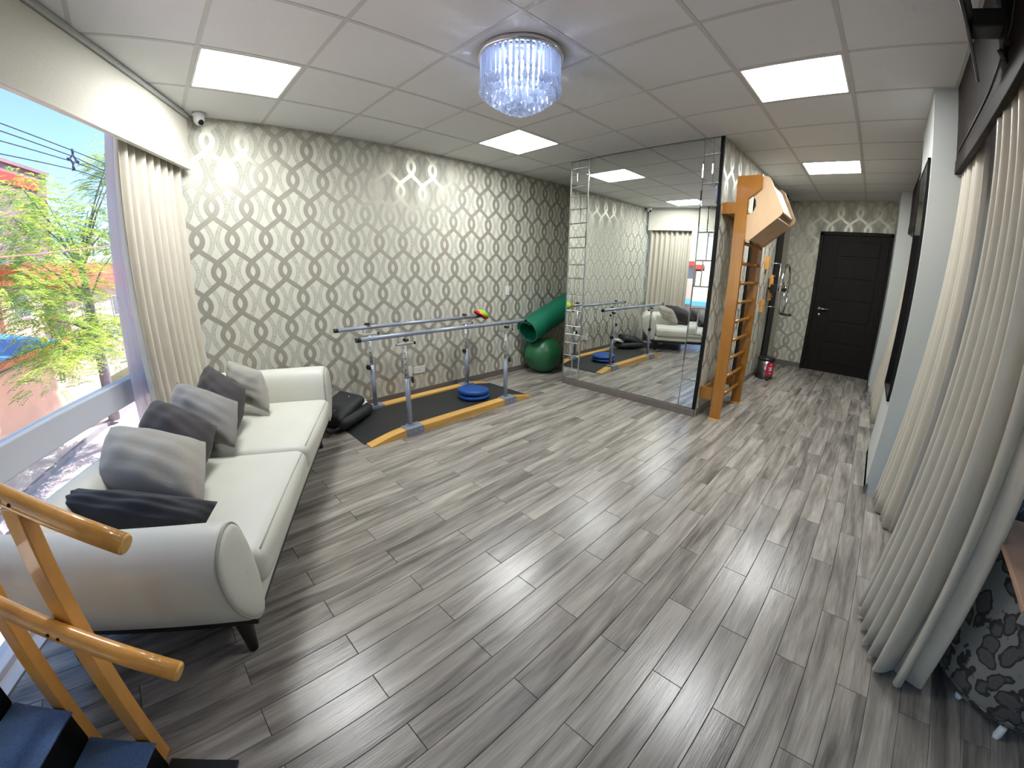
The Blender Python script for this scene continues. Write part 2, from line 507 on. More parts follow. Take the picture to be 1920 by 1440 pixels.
def sheer_material(name, col, through=0.45):
    m = bpy.data.materials.new(name); m.use_nodes = True
    nt = m.node_tree; nt.nodes.clear()
    o = nt.nodes.new('ShaderNodeOutputMaterial')
    d = nt.nodes.new('ShaderNodeBsdfDiffuse'); t = nt.nodes.new('ShaderNodeBsdfTranslucent'); p = nt.nodes.new('ShaderNodeBsdfTransparent')
    d.inputs[0].default_value = (*col, 1); t.inputs[0].default_value = (*col, 1)
    a = nt.nodes.new('ShaderNodeMixShader'); a.inputs[0].default_value = 0.55
    b = nt.nodes.new('ShaderNodeMixShader'); b.inputs[0].default_value = through * 0.5
    nt.links.new(d.outputs[0], a.inputs[1]); nt.links.new(t.outputs[0], a.inputs[2])
    nt.links.new(a.outputs[0], b.inputs[1]); nt.links.new(p.outputs[0], b.inputs[2]); nt.links.new(b.outputs[0], o.inputs[0])
    return m
M_['sheer'] = sheer_material('sheer_voile', (0.82, 0.80, 0.86))

def floral_material():
    m = bpy.data.materials.new('floral_fabric'); m.use_nodes = True
    nt = m.node_tree; p = nt.nodes['Principled BSDF']
    tc = nt.nodes.new('ShaderNodeTexCoord')
    n = nt.nodes.new('ShaderNodeTexNoise'); n.inputs['Scale'].default_value = 7; n.inputs['Detail'].default_value = 3
    nt.links.new(tc.outputs['Object'], n.inputs['Vector'])
    dv = nt.nodes.new('ShaderNodeVectorMath'); dv.operation = 'MULTIPLY_ADD'; dv.inputs[1].default_value = (0.12, 0.12, 0.12)
    nt.links.new(n.outputs['Color'], dv.inputs[0]); nt.links.new(tc.outputs['Object'], dv.inputs[2])
    v = nt.nodes.new('ShaderNodeTexVoronoi'); v.inputs['Scale'].default_value = 15; v.inputs['Randomness'].default_value = 0.9
    nt.links.new(dv.outputs[0], v.inputs['Vector'])
    n2 = nt.nodes.new('ShaderNodeTexNoise'); n2.inputs['Scale'].default_value = 34; n2.inputs['Detail'].default_value = 1
    nt.links.new(tc.outputs['Object'], n2.inputs['Vector'])
    d = E(nt, v.outputs['Distance']) + (E(nt, n2.outputs['Fac']) - 0.5) * 0.35
    r = nt.nodes.new('ShaderNodeValToRGB'); cr = r.color_ramp
    cr.elements[0].position = 0.0; cr.elements[0].color = (*srgb(96, 92, 88), 1)
    cr.elements[1].position = 1.0; cr.elements[1].color = (*srgb(128, 126, 118), 1)
    for pos, c in ((0.12, srgb(78, 75, 72)), (0.38, srgb(84, 80, 76)), (0.48, srgb(48, 45, 39)), (0.57, srgb(45, 42, 36)), (0.61, srgb(124, 122, 114))):
        e = cr.elements.new(pos); e.color = (*c, 1)
    nt.links.new(d.k, r.inputs[0]); nt.links.new(r.outputs[0], p.inputs['Base Color'])
    p.inputs['Roughness'].default_value = 0.8
    return m
M_['floral'] = floral_material()

def leaf_material(name, c1, c2):
    m = bpy.data.materials.new(name); m.use_nodes = True
    nt = m.node_tree; nt.nodes.clear()
    o = nt.nodes.new('ShaderNodeOutputMaterial'); g = nt.nodes.new('ShaderNodeNewGeometry')
    x = nt.nodes.new('ShaderNodeMix'); x.data_type = 'RGBA'
    x.inputs[6].default_value = (*c1, 1); x.inputs[7].default_value = (*c2, 1)
    nt.links.new(g.outputs['Random Per Island'], x.inputs[0])
    d = nt.nodes.new('ShaderNodeBsdfDiffuse'); t = nt.nodes.new('ShaderNodeBsdfTranslucent')
    nt.links.new(x.outputs[2], d.inputs[0]); nt.links.new(x.outputs[2], t.inputs[0])
    a = nt.nodes.new('ShaderNodeMixShader'); a.inputs[0].default_value = 0.45
    nt.links.new(d.outputs[0], a.inputs[1]); nt.links.new(t.outputs[0], a.inputs[2]); nt.links.new(a.outputs[0], o.inputs[0])
    return m
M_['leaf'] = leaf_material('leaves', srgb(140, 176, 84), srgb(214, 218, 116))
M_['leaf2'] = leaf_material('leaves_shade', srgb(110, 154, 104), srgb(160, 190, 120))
M_['bark'] = mat('bark', srgb(120, 112, 118), 0.9, noise=(8, 0.2))
# ------------------------------------------------------------------ the room shell
def uv_walls(o):
    """UV in metres: along the wall, above the floor"""
    me = o.data; uv = me.uv_layers.new(name='UVMap')
    for pl in me.polygons:
        n = pl.normal
        for li in pl.loop_indices:
            v = me.vertices[me.loops[li].vertex_index].co + Vector(o.location)
            if abs(n.y) >= abs(n.x): uv.data[li].uv = (v.x, v.z)
            else: uv.data[li].uv = (v.y, v.z)
    return o

# floor: slab + separate laminate boards
fl = MB().box(-3.2, 7.6, -5.4, 0.3, -0.30, -0.012)
floor_poly = [(-3.2, -5.4), (7.6, -5.4), (7.6, 0.3), (-3.2, 0.3)]
floor_poly = clip(floor_poly, NWX, NWY, 0.30)
fl = MB().prism([(x, y, -0.30) for x, y in floor_poly], (0, 0, 0.288))
floor = struct(fl.build('floor', mat('underlay', (0.05, 0.045, 0.04), 0.9)), 'grey wood-look laminate floor laid in staggered boards')
PW, PL, PY0, PX0 = 0.1194, 0.7646, -2.6682, 0.0527
def plank_piece(x0, x1, y0, y1):
    p = [(x0, y0), (x1, y0), (x1, y1), (x0, y1)]
    p = clip(p, NWX, NWY, 0.12)
    if p: p = clip(p, 0, -1, 0.0)
    if p: p = clip(p, -1, 0, 7.25)
    return p
def cam_px(P):
    d = Vector(P) - Vector(CAM); a, b, c = d.dot(r2), d.dot(u2), d.dot(fwd)
    rho = math.hypot(a, b); th = math.atan2(rho, c); rr = 718.69 * (th + 0.2806 * th ** 3 - 0.051 * th ** 5)
    return 960 + rr * a / rho, 720 - rr * b / rho, d.length
pieces = []
g = 0.0009
for n in range(-24, 24):
    yb = PY0 - (n + 1) * PW; yt = PY0 - n * PW
    if yt < -5.1 or yb > 0: continue
    off = PX0 + (0.5 * PL if n % 2 == 0 else 0.0)
    for k in range(-6, 12):
        xa = off + (k - 1) * PL; xb = xa + PL
        if xb < -3 or xa > 7.3: continue
        if xa > 3.7 and yt < -0.9 and yb > -2.5: continue
        if xa > 5.2 and yb > -0.86: continue
        p = plank_piece(xa + g, xb - g, yb + g, yt - g)
        if len(p) < 3: continue
        cx = sum(q[0] for q in p) / len(p); cy = sum(q[1] for q in p) / len(p)
        ar = 0.5 * abs(sum(p[i][0] * p[(i + 1) % len(p)][1] - p[(i + 1) % len(p)][0] * p[i][1] for i in range(len(p))))
        if ar < 0.003: continue
        vis = -1; 
        for q in p + [(cx, cy)]:
            px, py, dist = cam_px((q[0], q[1], 0))
            if -5 < px < 1925 and -5 < py < 1445: vis = max(vis, ar / dist ** 3)
        # boards under the sofa show least
        full = abs(ar - (PW - 2 * g) * (PL - 2 * g)) < 1e-5
        pieces.append((vis, p, (cx, cy), full, xa, yb))
pieces.sort(key=lambda t: -t[0])
def plank_mesh(p, bx, by, name='plank'):
    b = MB(); z0, z1, ch = -0.012, 0.0, 0.0012
    n = len(p); cx = sum(q[0] for q in p) / n; cy = sum(q[1] for q in p) / n
    lo = [(x - bx, y - by, z0) for x, y in p]; mi = [(x - bx, y - by, z1 - ch) for x, y in p]
    hi = []
    for x, y in p:
        dx, dy = cx - x, cy - y
        hi.append((x - bx + math.copysign(min(ch, abs(dx)), dx), y - by + math.copysign(min(ch, abs(dy)), dy), z1))
    b.grid([lo, mi, hi], smooth=False, closed=True); b.add(hi, [tuple(range(n))])
    return b
full_me = None
rest = MB(); nplank = 0
for vis, p, c, full, xa, yb in pieces:
    if nplank < 296 and vis > 0:
        if full:
            if full_me is None:
                full_me = plank_mesh(p, xa, yb).mesh('plank', M_['plank'])
            o = bpy.data.objects.new('plank', full_me)
        else:
            o = bpy.data.objects.new('plank', plank_mesh(p, xa, yb).mesh('plank', M_['plank']))
        o.location = (xa, yb, 0); o.parent = floor; COL.objects.link(o); nplank += 1
    else:
        q = plank_mesh(p, 0, 0); rest.add(q.v, q.f)
ro = rest.build('far_planks', M_['plank'], floor); ro['kind'] = 'stuff'

# ceiling: backing slab, T-bars, tiles
cp = clip([(-3.2, -5.4), (7.6, -5.4), (7.6, 0.3), (-3.2, 0.3)], NWX, NWY, 0.34)
ceiling = struct(MB().prism([(x, y, H + 0.03) for x, y in cp], (0, 0, 0.25)).build('ceiling', M_['plaster']), 'suspended ceiling of square white mineral tiles in a grey grid')
LIGHTS = [(0, 1), (4, 1), (4, 5), (8, 5)]
CHAND = (2, 3)
tile_me = MB().box(0.009, T - 0.009, 0.009, T - 0.009, -0.001, 0.014, 0.0).mesh('ceiling_tile', M_['tile'])
for i in range(-5, 13):
    for j in range(0, 9):
        if (i, j) in LIGHTS: continue
        x0, y0 = i * T, -(j + 1) * T
        cells = clip([(x0 + .009, y0 + .009), (x0 + T - .009, y0 + .009), (x0 + T - .009, y0 + T - .009), (x0 + .009, y0 + T - .009)], NWX, NWY, 0.30)
        if len(cells) < 3: continue
        if x0 > 5.3 and y0 > -2.3: continue
        if x0 >= 3.6 and y0 + T < -0.9 and y0 > -2.5: continue
        if x0 > 7.3: continue
        full = len(cells) == 4 and abs(cells[0][0] - x0 - .009) < 1e-6 and min(q[0] * NWX + q[1] * NWY for q in cells) > -0.29
        if full:
            inst('ceiling_tile', tile_me, ceiling, Matrix.Translation((x0, y0, H)))
        else:
            MB().prism([(x, y, H - 0.001) for x, y in cells], (0, 0, 0.015)).build('ceiling_tile', M_['tile'], ceiling)
for i in range(-4, 13):
    x = i * T
    if x > 7.3: continue
    y1 = 0.0 if x < 5.3 else -2.5
    b = clip([(x - .012, -5.1), (x + .012, -5.1), (x + .012, y1), (x - .012, y1)], NWX, NWY, 0.30)
    if len(b) > 2: MB().prism([(p[0], p[1], H - 0.003) for p in b], (0, 0, 0.012)).build('grid_bar', M_['tbar'], ceiling)
for j in range(0, 9):
    y = -j * T
    b = clip([(-3.2, y - .012), (7.3, y - .012), (7.3, y + .012), (-3.2, y + .012)], NWX, NWY, 0.30)
    if len(b) > 2: MB().prism([(p[0], p[1], H - 0.0035) for p in b], (0, 0, 0.012)).build('grid_bar', M_['tbar'], ceiling)

# papered walls
wb = uv_walls(MB().box(-0.30, 5.35, 0.0, 0.18, 0, H + 0.03).build('wall_back', M_['paper_wall']))
struct(wb, 'long wall with interlaced taupe ribbon wallpaper')
wp = uv_walls(MB().box(3.63, 7.25, -2.56, -0.86, 0, H + 0.02).build('wall_partition', M_['paper_wall']))
struct(wp, 'papered partition carrying the mirror and the wall ladder')
wr_ = uv_walls(MB().box(5.2, 5.35, -0.86, 0.0, 0, H + 0.02).build('wall_alcove', M_['paper_wall'])); struct(wr_, 'dark end of the alcove behind the mirror')
we = uv_walls(MB().box(7.25, 7.45, -5.3, -2.3, 0, H + 0.02).build('wall_end', M_['paper_wall'])); struct(we, 'far end wall with ribbon wallpaper around the door')
# right-hand side: outer wall with a window behind the curtains, two piers
yo = -5.1
wr = MB()
wr.box(-3.2, 1.75, yo - 0.2, yo, 0, H + 0.02).box(2.6, 7.45, yo - 0.2, yo, 0, H + 0.02)
wr.box(1.75, 2.6, yo - 0.2, yo, 0, 0.35).box(1.75, 2.6, yo - 0.2, yo, 2.1, H + 0.02)
struct(wr.build('wall_right', M_['plaster']), 'plain plastered outer wall behind the right-hand curtains')
struct(MB().box(3.01, 3.86, yo, -4.075, 0, H).build('wall_pier', M_['plaster']), 'pale grey plastered pier beside the satin curtains')
struct(MB().box(6.42, 7.25, yo, -4.03, 0, H).build('wall_pier', M_['plaster']), 'pale grey plastered pier next to the dark door')
w3 = MB(); w3.box(1.75, 2.6, yo - 0.1, yo - 0.05, 0.35, 0.41).box(1.75, 2.6, yo - 0.1, yo - 0.05, 2.04, 2.1)
w3.box(1.75, 1.81, yo - 0.1, yo - 0.05, 0.41, 2.04).box(2.54, 2.6, yo - 0.1, yo - 0.05, 0.41, 2.04)
w2 = struct(w3.build('window_2', M_['alu']), 'side window behind the satin curtains')
MB().box(1.81, 2.54, yo - 0.08, yo - 0.072, 0.41, 2.04).build('window_pane', M_['glass'], w2)

# baseboards
def base_run(name, x0, x1, y0, y1, lab):
    b = MB().box(x0, x1, y0, y1, 0, 0.075, 0.004); o = struct(b.build(name, M_['baseboard']), lab); return o
base_run('baseboard_back', 0.02, 5.2, -0.014, 0.0, 'grey wood baseboard under the long papered wall')
base_run('baseboard_partition', 3.66, 7.25, -2.574, -2.56, 'grey wood baseboard behind the wall ladder')
base_run('baseboard_end', 7.236, 7.25, -3.02, -2.56, 'grey wood baseboard beside the dark door')
base_run('baseboard_pier', 3.0, 3.86, -4.089, -4.075, 'grey wood baseboard at the foot of the near pier')
base_run('baseboard_mirror', 3.597, 3.63, -2.56, -0.86, 'grey wood baseboard under the mirror')
base_run('baseboard_pier_far', 6.406, 7.23, -4.044, -4.03, 'grey wood baseboard at the foot of the far pier')

# ------------------------------------------------------------------ oblique window wall
def wbox(b, s0, s1, d0, d1, z0, z1, bev=0.0):
    M = Matrix((( -math.sin(A27), math.cos(A27), 0, 0), (-math.cos(A27), -math.sin(A27), 0, 0), (0, 0, 1, 0), (0, 0, 0, 1)))
    return b.box(s0, s1, d0, d1, z0, z1, bev, M)
S1 = 6.05
wf = MB()
wbox(wf, -0.02, 0.06, -0.30, -0.22, 0.0, 2.6)
for s in (2.75, 5.6): wbox(wf, s, s + 0.06, -0.30, -0.22, 0.0, 2.6)
wbox(wf, 0, S1, -0.31, -0.21, 2.52, H + 0.02)
w1 = struct(wf.build('window_1', M_['alu']), 'floor-to-ceiling street window with pale aluminium frame')
wbox(MB(), 0.06, S1, -0.30, -0.215, 0.645, 0.80, 0.006).build('window_transom', M_['alu'], w1)
wbox(MB(), -0.05, S1, -0.315, -0.205, -0.02, 0.035, 0.004).build('window_sill', M_['alu'], w1)
wbox(MB(), -0.05, S1, -0.205, -0.125, -0.02, 0.006).build('floor_rail', M_['alu'], w1)
for k in range(7):
    MB().lathe([(0.0, 0.0068), (0.006, 0.0066), (0.007, 0.0058)], W(0.55 + 0.38 * k, -0.165), 8).build('screw_head', M_['steel'], w1)
for s0, s1 in ((0.06, 2.75), (2.81, 5.6)):
    wbox(MB(), s0, s1, -0.262, -0.256, 0.80, 2.52).build('window_pane', M_['glass'], w1)
    wbox(MB(), s0, s1, -0.262, -0.256, 0.035, 0.645).build('window_pane', M_['glass'], w1)
# ------------------------------------------------------------------ ceiling lights
LAB = {(0, 1): 'square ceiling light panel above the sofa, nearest the window', (4, 1): 'square ceiling light panel between the chandelier and the papered wall',
       (4, 5): 'square ceiling light panel nearest the pier and dark pelmet', (8, 5): 'square ceiling light panel farthest away, nearest the dark door'}
for (i, j) in LIGHTS:
    x0, x1, y0, y1 = i * T, (i + 1) * T, -(j + 1) * T, -j * T
    t = thing('ceiling_light', LAB[(i, j)], 'ceiling light', ((x0 + x1) / 2, (y0 + y1) / 2, H - 0.006), group='ceiling light panels')
    f = MB(); a = 0.014; w = 0.014
    f.box(x0 + a, x1 - a, y0 + a, y0 + a + w, H - 0.004, H + 0.02).box(x0 + a, x1 - a, y1 - a - w, y1 - a, H - 0.004, H + 0.02)
    f.box(x0 + a, x0 + a + w, y0 + a + w, y1 - a - w, H - 0.004, H + 0.02).box(x1 - a - w, x1 - a, y0 + a + w, y1 - a - w, H - 0.004, H + 0.02)
    f.build('frame', M_['whiteplastic'], t)
    MB().box(x0 + a + w, x1 - a - w, y0 + a + w, y1 - a - w, H + 0.002, H + 0.012).build('diffuser', M_['panel'], t)

# ------------------------------------------------------------------ crystal chandelier
CX, CY = 1.5, -2.095
ch = thing('chandelier', 'round crystal chandelier with chrome rim glowing blue-white on the ceiling', 'chandelier', (CX, CY, H - 0.004))
MB().lathe([(0.0, H - 0.012), (0.225, H - 0.012), (0.225, H - 0.004)], (CX, CY, 0), 40).build('mounting_plate', M_['chrome'], ch)
MB().lathe([(0.222, H - 0.004), (0.243, H - 0.004), (0.246, H - 0.012), (0.246, H - 0.030), (0.240, H - 0.038), (0.226, H - 0.038), (0.222, H - 0.03), (0.222, H - 0.004)], (CX, CY, 0), 48).build('rim', M_['chrome'], ch)
bulb_me = MB().lathe([(0.0, 0.0), (0.018, -0.004), (0.022, -0.03), (0.016, -0.055), (0.0, -0.062)], n=8).mesh('bulb', M_['bulb'])
for k in range(6):
    a = 2 * PI * k / 6 + 0.3
    inst('bulb', bulb_me, ch, Matrix.Translation((0.125 * math.cos(a), 0.125 * math.sin(a), -0.03)))
inst('bulb', bulb_me, ch, Matrix.Translation((0, 0, -0.03)))
for k in range(5):  # extra lower ring of bulbs, added to brighten the hanging drops
    a = 2 * PI * k / 5
    inst('bulb', bulb_me, ch, Matrix.Translation((0.092 * math.cos(a), 0.092 * math.sin(a), -0.13)))
def strand_mesh(L, r=0.0075):
    b = MB()
    b.lathe([(0.0, -0.012), (r, -0.016), (r * 1.1, -L + 0.075), (0.003, -L + 0.068)], n=6, smooth=False)     # rod
    b.lathe([(0.003, -L + 0.066), (0.008, -L + 0.055), (0.0155, -L + 0.028), (0.013, -L + 0.010), (0.0, -L)], n=8, smooth=False)  # drop
    return b.mesh('crystal_strand', M_['crystal'])
for r, n, L in ((0.222, 46, 0.235), (0.188, 38, 0.262), (0.150, 30, 0.290), (0.112, 22, 0.312), (0.074, 14, 0.332), (0.036, 7, 0.346), (0.0, 1, 0.358)):
    me = strand_mesh(L, 0.0085 if r > 0.2 else 0.0075)
    for k in range(n):
        a = 2 * PI * (k + (0.5 if n % 4 else 0)) / n
        inst('crystal_strand', me, ch, Matrix.Translation((r * math.cos(a), r * math.sin(a), 0.0)) @ Matrix.Rotation(a, 4, 'Z'))

# ------------------------------------------------------------------ security camera in the corner
t = thing('security_camera', 'small white dome security camera in the ceiling corner', 'security camera', (0.115, -0.095, H - 0.004))
MB().lathe([(0.0, H - 0.004), (0.048, H - 0.004), (0.050, H - 0.018), (0.044, H - 0.026), (0.0, H - 0.026)], (0.115, -0.095, 0), 24).build('base', M_['whiteplastic'], t)
MB().lathe([(0.040, H - 0.024), (0.043, H - 0.045), (0.038, H - 0.070), (0.022, H - 0.088), (0.0, H - 0.092)], (0.115, -0.095, 0), 24).build('dome', M_['whiteplastic'], t)
dv = Vector((0.35, -0.75, -0.62)).normalized()
cc = Vector((0.115, -0.095, H - 0.055))
MB().tube([cc + dv * 0.025, cc + dv * 0.043], [0.022, 0.020], 16).build('lens', M_['blackglass'], t)

# ------------------------------------------------------------------ mirror: large pane + strips of small bevelled mirrors
t = thing('wall_mirror', 'tall wall mirror with strips of small mirror tiles at both sides', 'mirror', (3.62, -1.7, 0.076))
MX = 3.612
def mirror_tile(y0, y1, z0, z1, name, tilt=(0, 0), bev=0.012):
    """front at x = MX with bevelled edges, silvered"""
    b = MB(); yc, zc = (y0 + y1) / 2, (z0 + z1) / 2
    def P(y, z, x): return (x + (y - yc) * tilt[0] + (z - zc) * tilt[1], y, z)
    o = [P(y0, z0, MX + 0.004), P(y1, z0, MX + 0.004), P(y1, z1, MX + 0.004), P(y0, z1, MX + 0.004)]
    i = [P(y0 + bev, z0 + bev, MX), P(y1 - bev, z0 + bev, MX), P(y1 - bev, z1 - bev, MX), P(y0 + bev, z1 - bev, MX)]
    k = [(MX + 0.016, y0, z0), (MX + 0.016, y1, z0), (MX + 0.016, y1, z1), (MX + 0.016, y0, z1)]
    b.grid([k, o, i], smooth=False, closed=True).add(i, [(0, 1, 2, 3)]).add(k, [(0, 1, 2, 3)])
    return b.build(name, M_['mirror'], t)
ZM0, ZM1 = 0.078, H - 0.004
mirror_tile(-2.380, -1.106, ZM0, ZM1, 'mirror_pane', bev=0.006)
MB().box(3.616, 3.63, -1.107, -1.100, ZM0, ZM1).build('joint_strip', M_['steel'], t)
rng = random.Random(3)
for (ya, yb, lo, hi, splits) in ((-1.098, -0.862, 0.10, 0.20, 0.55), (-2.535, -2.382, 0.14, 0.30, 0.5)):
    z = ZM0
    while z < ZM1 - 0.02:
        h = rng.uniform(lo, hi)
        if z + h > ZM1 - 0.06: h = ZM1 - z
        cuts = [ya]
        if rng.random() < splits: cuts.append(ya + (yb - ya) * rng.uniform(0.35, 0.65))
        cuts.append(yb)
        for c0, c1 in zip(cuts[:-1], cuts[1:]):
            mirror_tile(c0 + 0.0008, c1 - 0.0008, z + 0.0008, z + h - 0.0008, 'mirror_tile', (rng.uniform(-.012, .012), rng.uniform(-.012, .012)), 0.006)
        z += h
MB().box(3.604, 3.632, -2.562, -2.536, 0.076, H - 0.002).build('edge_trim', M_['blackpaint'], t)
MB().box(3.606, 3.63, -0.862, -0.856, 0.076, H - 0.002).build('edge_trim', M_['steel'], t)

# ------------------------------------------------------------------ end-wall door
t = thing('door_1', None, None, (7.25, -3.54, 0)); t['kind'] = 'structure'; t['label'] = 'dark wooden panelled door with steel lever handle'
fr = MB(); fr.box(7.19, 7.25, -3.07, -3.02, 0, 2.15).box(7.19, 7.25, -4.03, -3.99, 0, 2.15).box(7.19, 7.25, -4.03, -3.02, 2.12, 2.17)
fr.build('door_frame', M_['doorwood'], t)
leaf = MB().box(7.212, 7.248, -3.988, -3.072, 0.006, 2.118, 0.003).build('door_leaf', M_['doorwood'], t)
zz = [0.14, 0.47, 0.80, 1.13, 1.46, 1.79, 2.04]
for k in range(6):
    MB().box(7.203, 7.213, -3.87, -3.29, zz[k] + 0.02, zz[k + 1] - 0.02, 0.005).build('door_panel', M_['doorwood'], leaf)
hd = MB(); hd.tube([(7.212, -3.155, 0.99), (7.165, -3.155, 0.99)], 0.011, 10).tube([(7.168, -3.155, 0.99), (7.165, -3.20, 0.99), (7.165, -3.295, 0.992)], 0.011, 10)
hd.lathe([(0.0, 0.0), (0.026, 0.0), (0.026, 0.008), (0.0, 0.008)], (7.204, -3.155, 0.99), 16, M=Matrix.Rotation(PI / 2, 4, 'Y'))
hd.build('door_handle', M_['steel'], leaf)
MB().lathe([(0.0, 0.0), (0.024, 0.0), (0.022, 0.012), (0.0, 0.012)], (7.2, -3.165, 0.895), 16, M=Matrix.Rotation(PI / 2, 4, 'Y')).build('lock_rose', M_['steel'], leaf)
for z in (0.3, 1.05, 1.8): MB().tube([(7.207, -3.985, z - 0.05), (7.207, -3.985, z + 0.05)], 0.008, 8).build('hinge', M_['darkwood'], leaf)

# ------------------------------------------------------------------ black panels on the partition
tag(MB().box(4.77, 5.0, -2.572, -2.56, 0.078, 2.45, 0.003).build('wall_panel', M_['blackpaint'], base=(4.885, -2.56, 0.078)), 'narrow black wall panel seen behind the ladder rungs', 'wall panel', 'black wall panels')
tag(MB().box(6.27, 6.68, -2.585, -2.56, 0.078, 2.62, 0.003).build('wall_panel', M_['blackpaint'], base=(6.47, -2.56, 0.078)), 'tall black wall panel behind the shoulder wheel', 'wall panel', 'black wall panels')
tp = thing('glass_board', 'tall black glass board hung on the near pale pier', 'wall board', (3.38, -4.075, 0.675))
MB().box(3.07, 3.70, -4.072, -4.06, 0.675, 2.22, 0.002).build('panel', M_['blackglass'], tp)
MB().box(3.062, 3.072, -4.074, -4.056, 0.667, 2.228).box(3.698, 3.708, -4.074, -4.056, 0.667, 2.228).box(3.062, 3.708, -4.074, -4.056, 2.218, 2.228).box(3.062, 3.708, -4.074, -4.056, 0.667, 0.677).build('frame', M_['blackpaint'], tp)

# ------------------------------------------------------------------ wall outlet
t = thing('wall_outlet', 'white double wall outlet low on the papered wall', 'outlet', (1.95, -0.002, 0.30))
MB().box(1.83, 1.905, -0.008, -0.001, 0.235, 0.355, 0.003).build('blank_plate', M_['whiteplastic'], t)
MB().box(1.93, 2.075, -0.010, -0.001, 0.255, 0.335, 0.003).build('socket_plate', M_['whiteplastic'], t)
MB().lathe([(0.0, 0.0), (0.006, 0.0), (0.006, 0.002), (0.0, 0.002)], (2.0, -0.0105, 0.295), 10, M=Matrix.Rotation(PI / 2, 4, 'X')).build('socket_hole', M_['blackplastic'], t)
t = thing('wall_switch', 'small white wall switch near the alcove corner', 'switch', (3.42, -0.002, 1.15))
MB().box(3.385, 3.455, -0.009, -0.001, 1.09, 1.21, 0.003).build('plate', M_['whiteplastic'], t)
MB().box(3.405, 3.435, -0.013, -0.008, 1.125, 1.175, 0.002).build('rocker', M_['whiteplastic'], t)

# ------------------------------------------------------------------ upholstered valance over the street window
t = thing('curtain_valance', 'long cream upholstered valance box over the street window', 'valance', W(2.0, 0.0, 2.22), -A27)
wbox(MB(), 0.03, S1 - 0.1, 0.032, 0.058, 2.222, 2.60, 0.008).build('fascia', M_['cream'], t)
wbox(MB(), 0.03, S1 - 0.1, -0.205, 0.040, 2.560, 2.60).build('top_board', M_['cream'], t)
wbox(MB(), 0.03, S1 - 0.1, -0.205, 0.072, 2.603, H - 0.004, 0.004).build('cornice_strip', M_['plaster'], t)
wbox(MB(), 0.03, S1 - 0.1, 0.030, 0.066, 2.216, 2.232, 0.004).build('lower_piping', M_['cream'], t)

# ------------------------------------------------------------------ dark wood pelmets on the right
def pelmet(x0, x1, y, zb, lab):
    t = thing('curtain_pelmet', lab, 'pelmet', ((x0 + x1) / 2, y - 0.02, zb), group='dark wood pelmets')
    MB().box(x0, x1, y - 0.03, y, zb + 0.088, H - 0.002).build('fascia', M_['darkwood'], t)
    MB().box(x0, x1, y - 0.03, y + 0.004, zb, zb + 0.082, 0.004).build('lower_board', M_['darkwood'], t)
    MB().box(x0, x1, y - 0.30, y - 0.03, H - 0.06, H - 0.03).build('top_board', M_['darkwood'], t)
    MB().tube([(x0, y - 0.10, zb + 0.2), (x1, y - 0.10, zb + 0.2)], 0.012, 8).build('curtain_rod', M_['steel'], t)
pelmet(-1.2, 3.008, -4.21, 2.115, 'dark wood curtain pelmet above the near satin curtains')
pelmet(3.862, 6.418, -4.16, 2.10, 'dark wood curtain pelmet between the two pale piers')
# ------------------------------------------------------------------ curtains
def curtain(name, label, m, path, ztop, zbot, npl, amp_t, amp_b, seed, rows=22, per=10, lift=None, thick=0.003, cat='curtain', group=None):
    """pleated cloth: path(u, v) gives plan point and normal; u along the width, v down"""
    rg = random.Random(seed); N = npl * per
    ph = [rg.uniform(-0.5, 0.5) for _ in range(npl + 2)]; aa = [rg.uniform(0.65, 1.25) for _ in range(npl + 2)]
    R = []
    for i in range(rows + 1):
        v = i / rows; row = []
        for k in range(N + 1):
            u = k / N; q = u * npl; j = int(min(q, npl - 1)); fr = q - j
            a0 = aa[j] * (1 - fr) + aa[j + 1] * fr; p0 = ph[j] * (1 - fr) + ph[j + 1] * fr
            amp = (amp_t * (1 - v) + amp_b * v) * a0
            w = math.sin(2 * PI * q + p0 * (1 + v) * 1.2)
            w = math.copysign(abs(w) ** 0.8, w)
            P, n = path(u, v)
            zz = zbot + (lift(u) if lift else 0)
            row.append(Vector((P[0] + n[0] * amp * w, P[1] + n[1] * amp * w, ztop + (zz - ztop) * v)))
        R.append(row)
    b = MB().grid(R)
    P0 = path(0.5, 1.0)[0]
    o = b.build(name, m, base=(P0[0], P0[1], zbot))
    md = o.modifiers.new('thick', 'SOLIDIFY'); md.thickness = thick; md.offset = 0
    return tag(o, label, cat, group)

def wpath(s0, s1, d):
    n = W(0, 1) - W(0, 0)
    return lambda u, v: (W(s0 + (s1 - s0) * u, d), n)
curtain('curtain', 'beige linen curtain gathered in the corner beside the papered wall', M_['curtain_l'], wpath(0.09, 0.865, -0.02), 2.55, 0.02, 8, 0.034, 0.048, 5)
curtain('sheer_curtain', 'white sheer curtain strip hanging beside the beige linen curtain', M_['sheer'],
        (lambda u, v: (W(0.52 + (0.255 + 0.14 * v) * u, -0.125), W(0, 1) - W(0, 0))), 2.55, 0.015, 4, 0.012, 0.018, 8, thick=0.001)
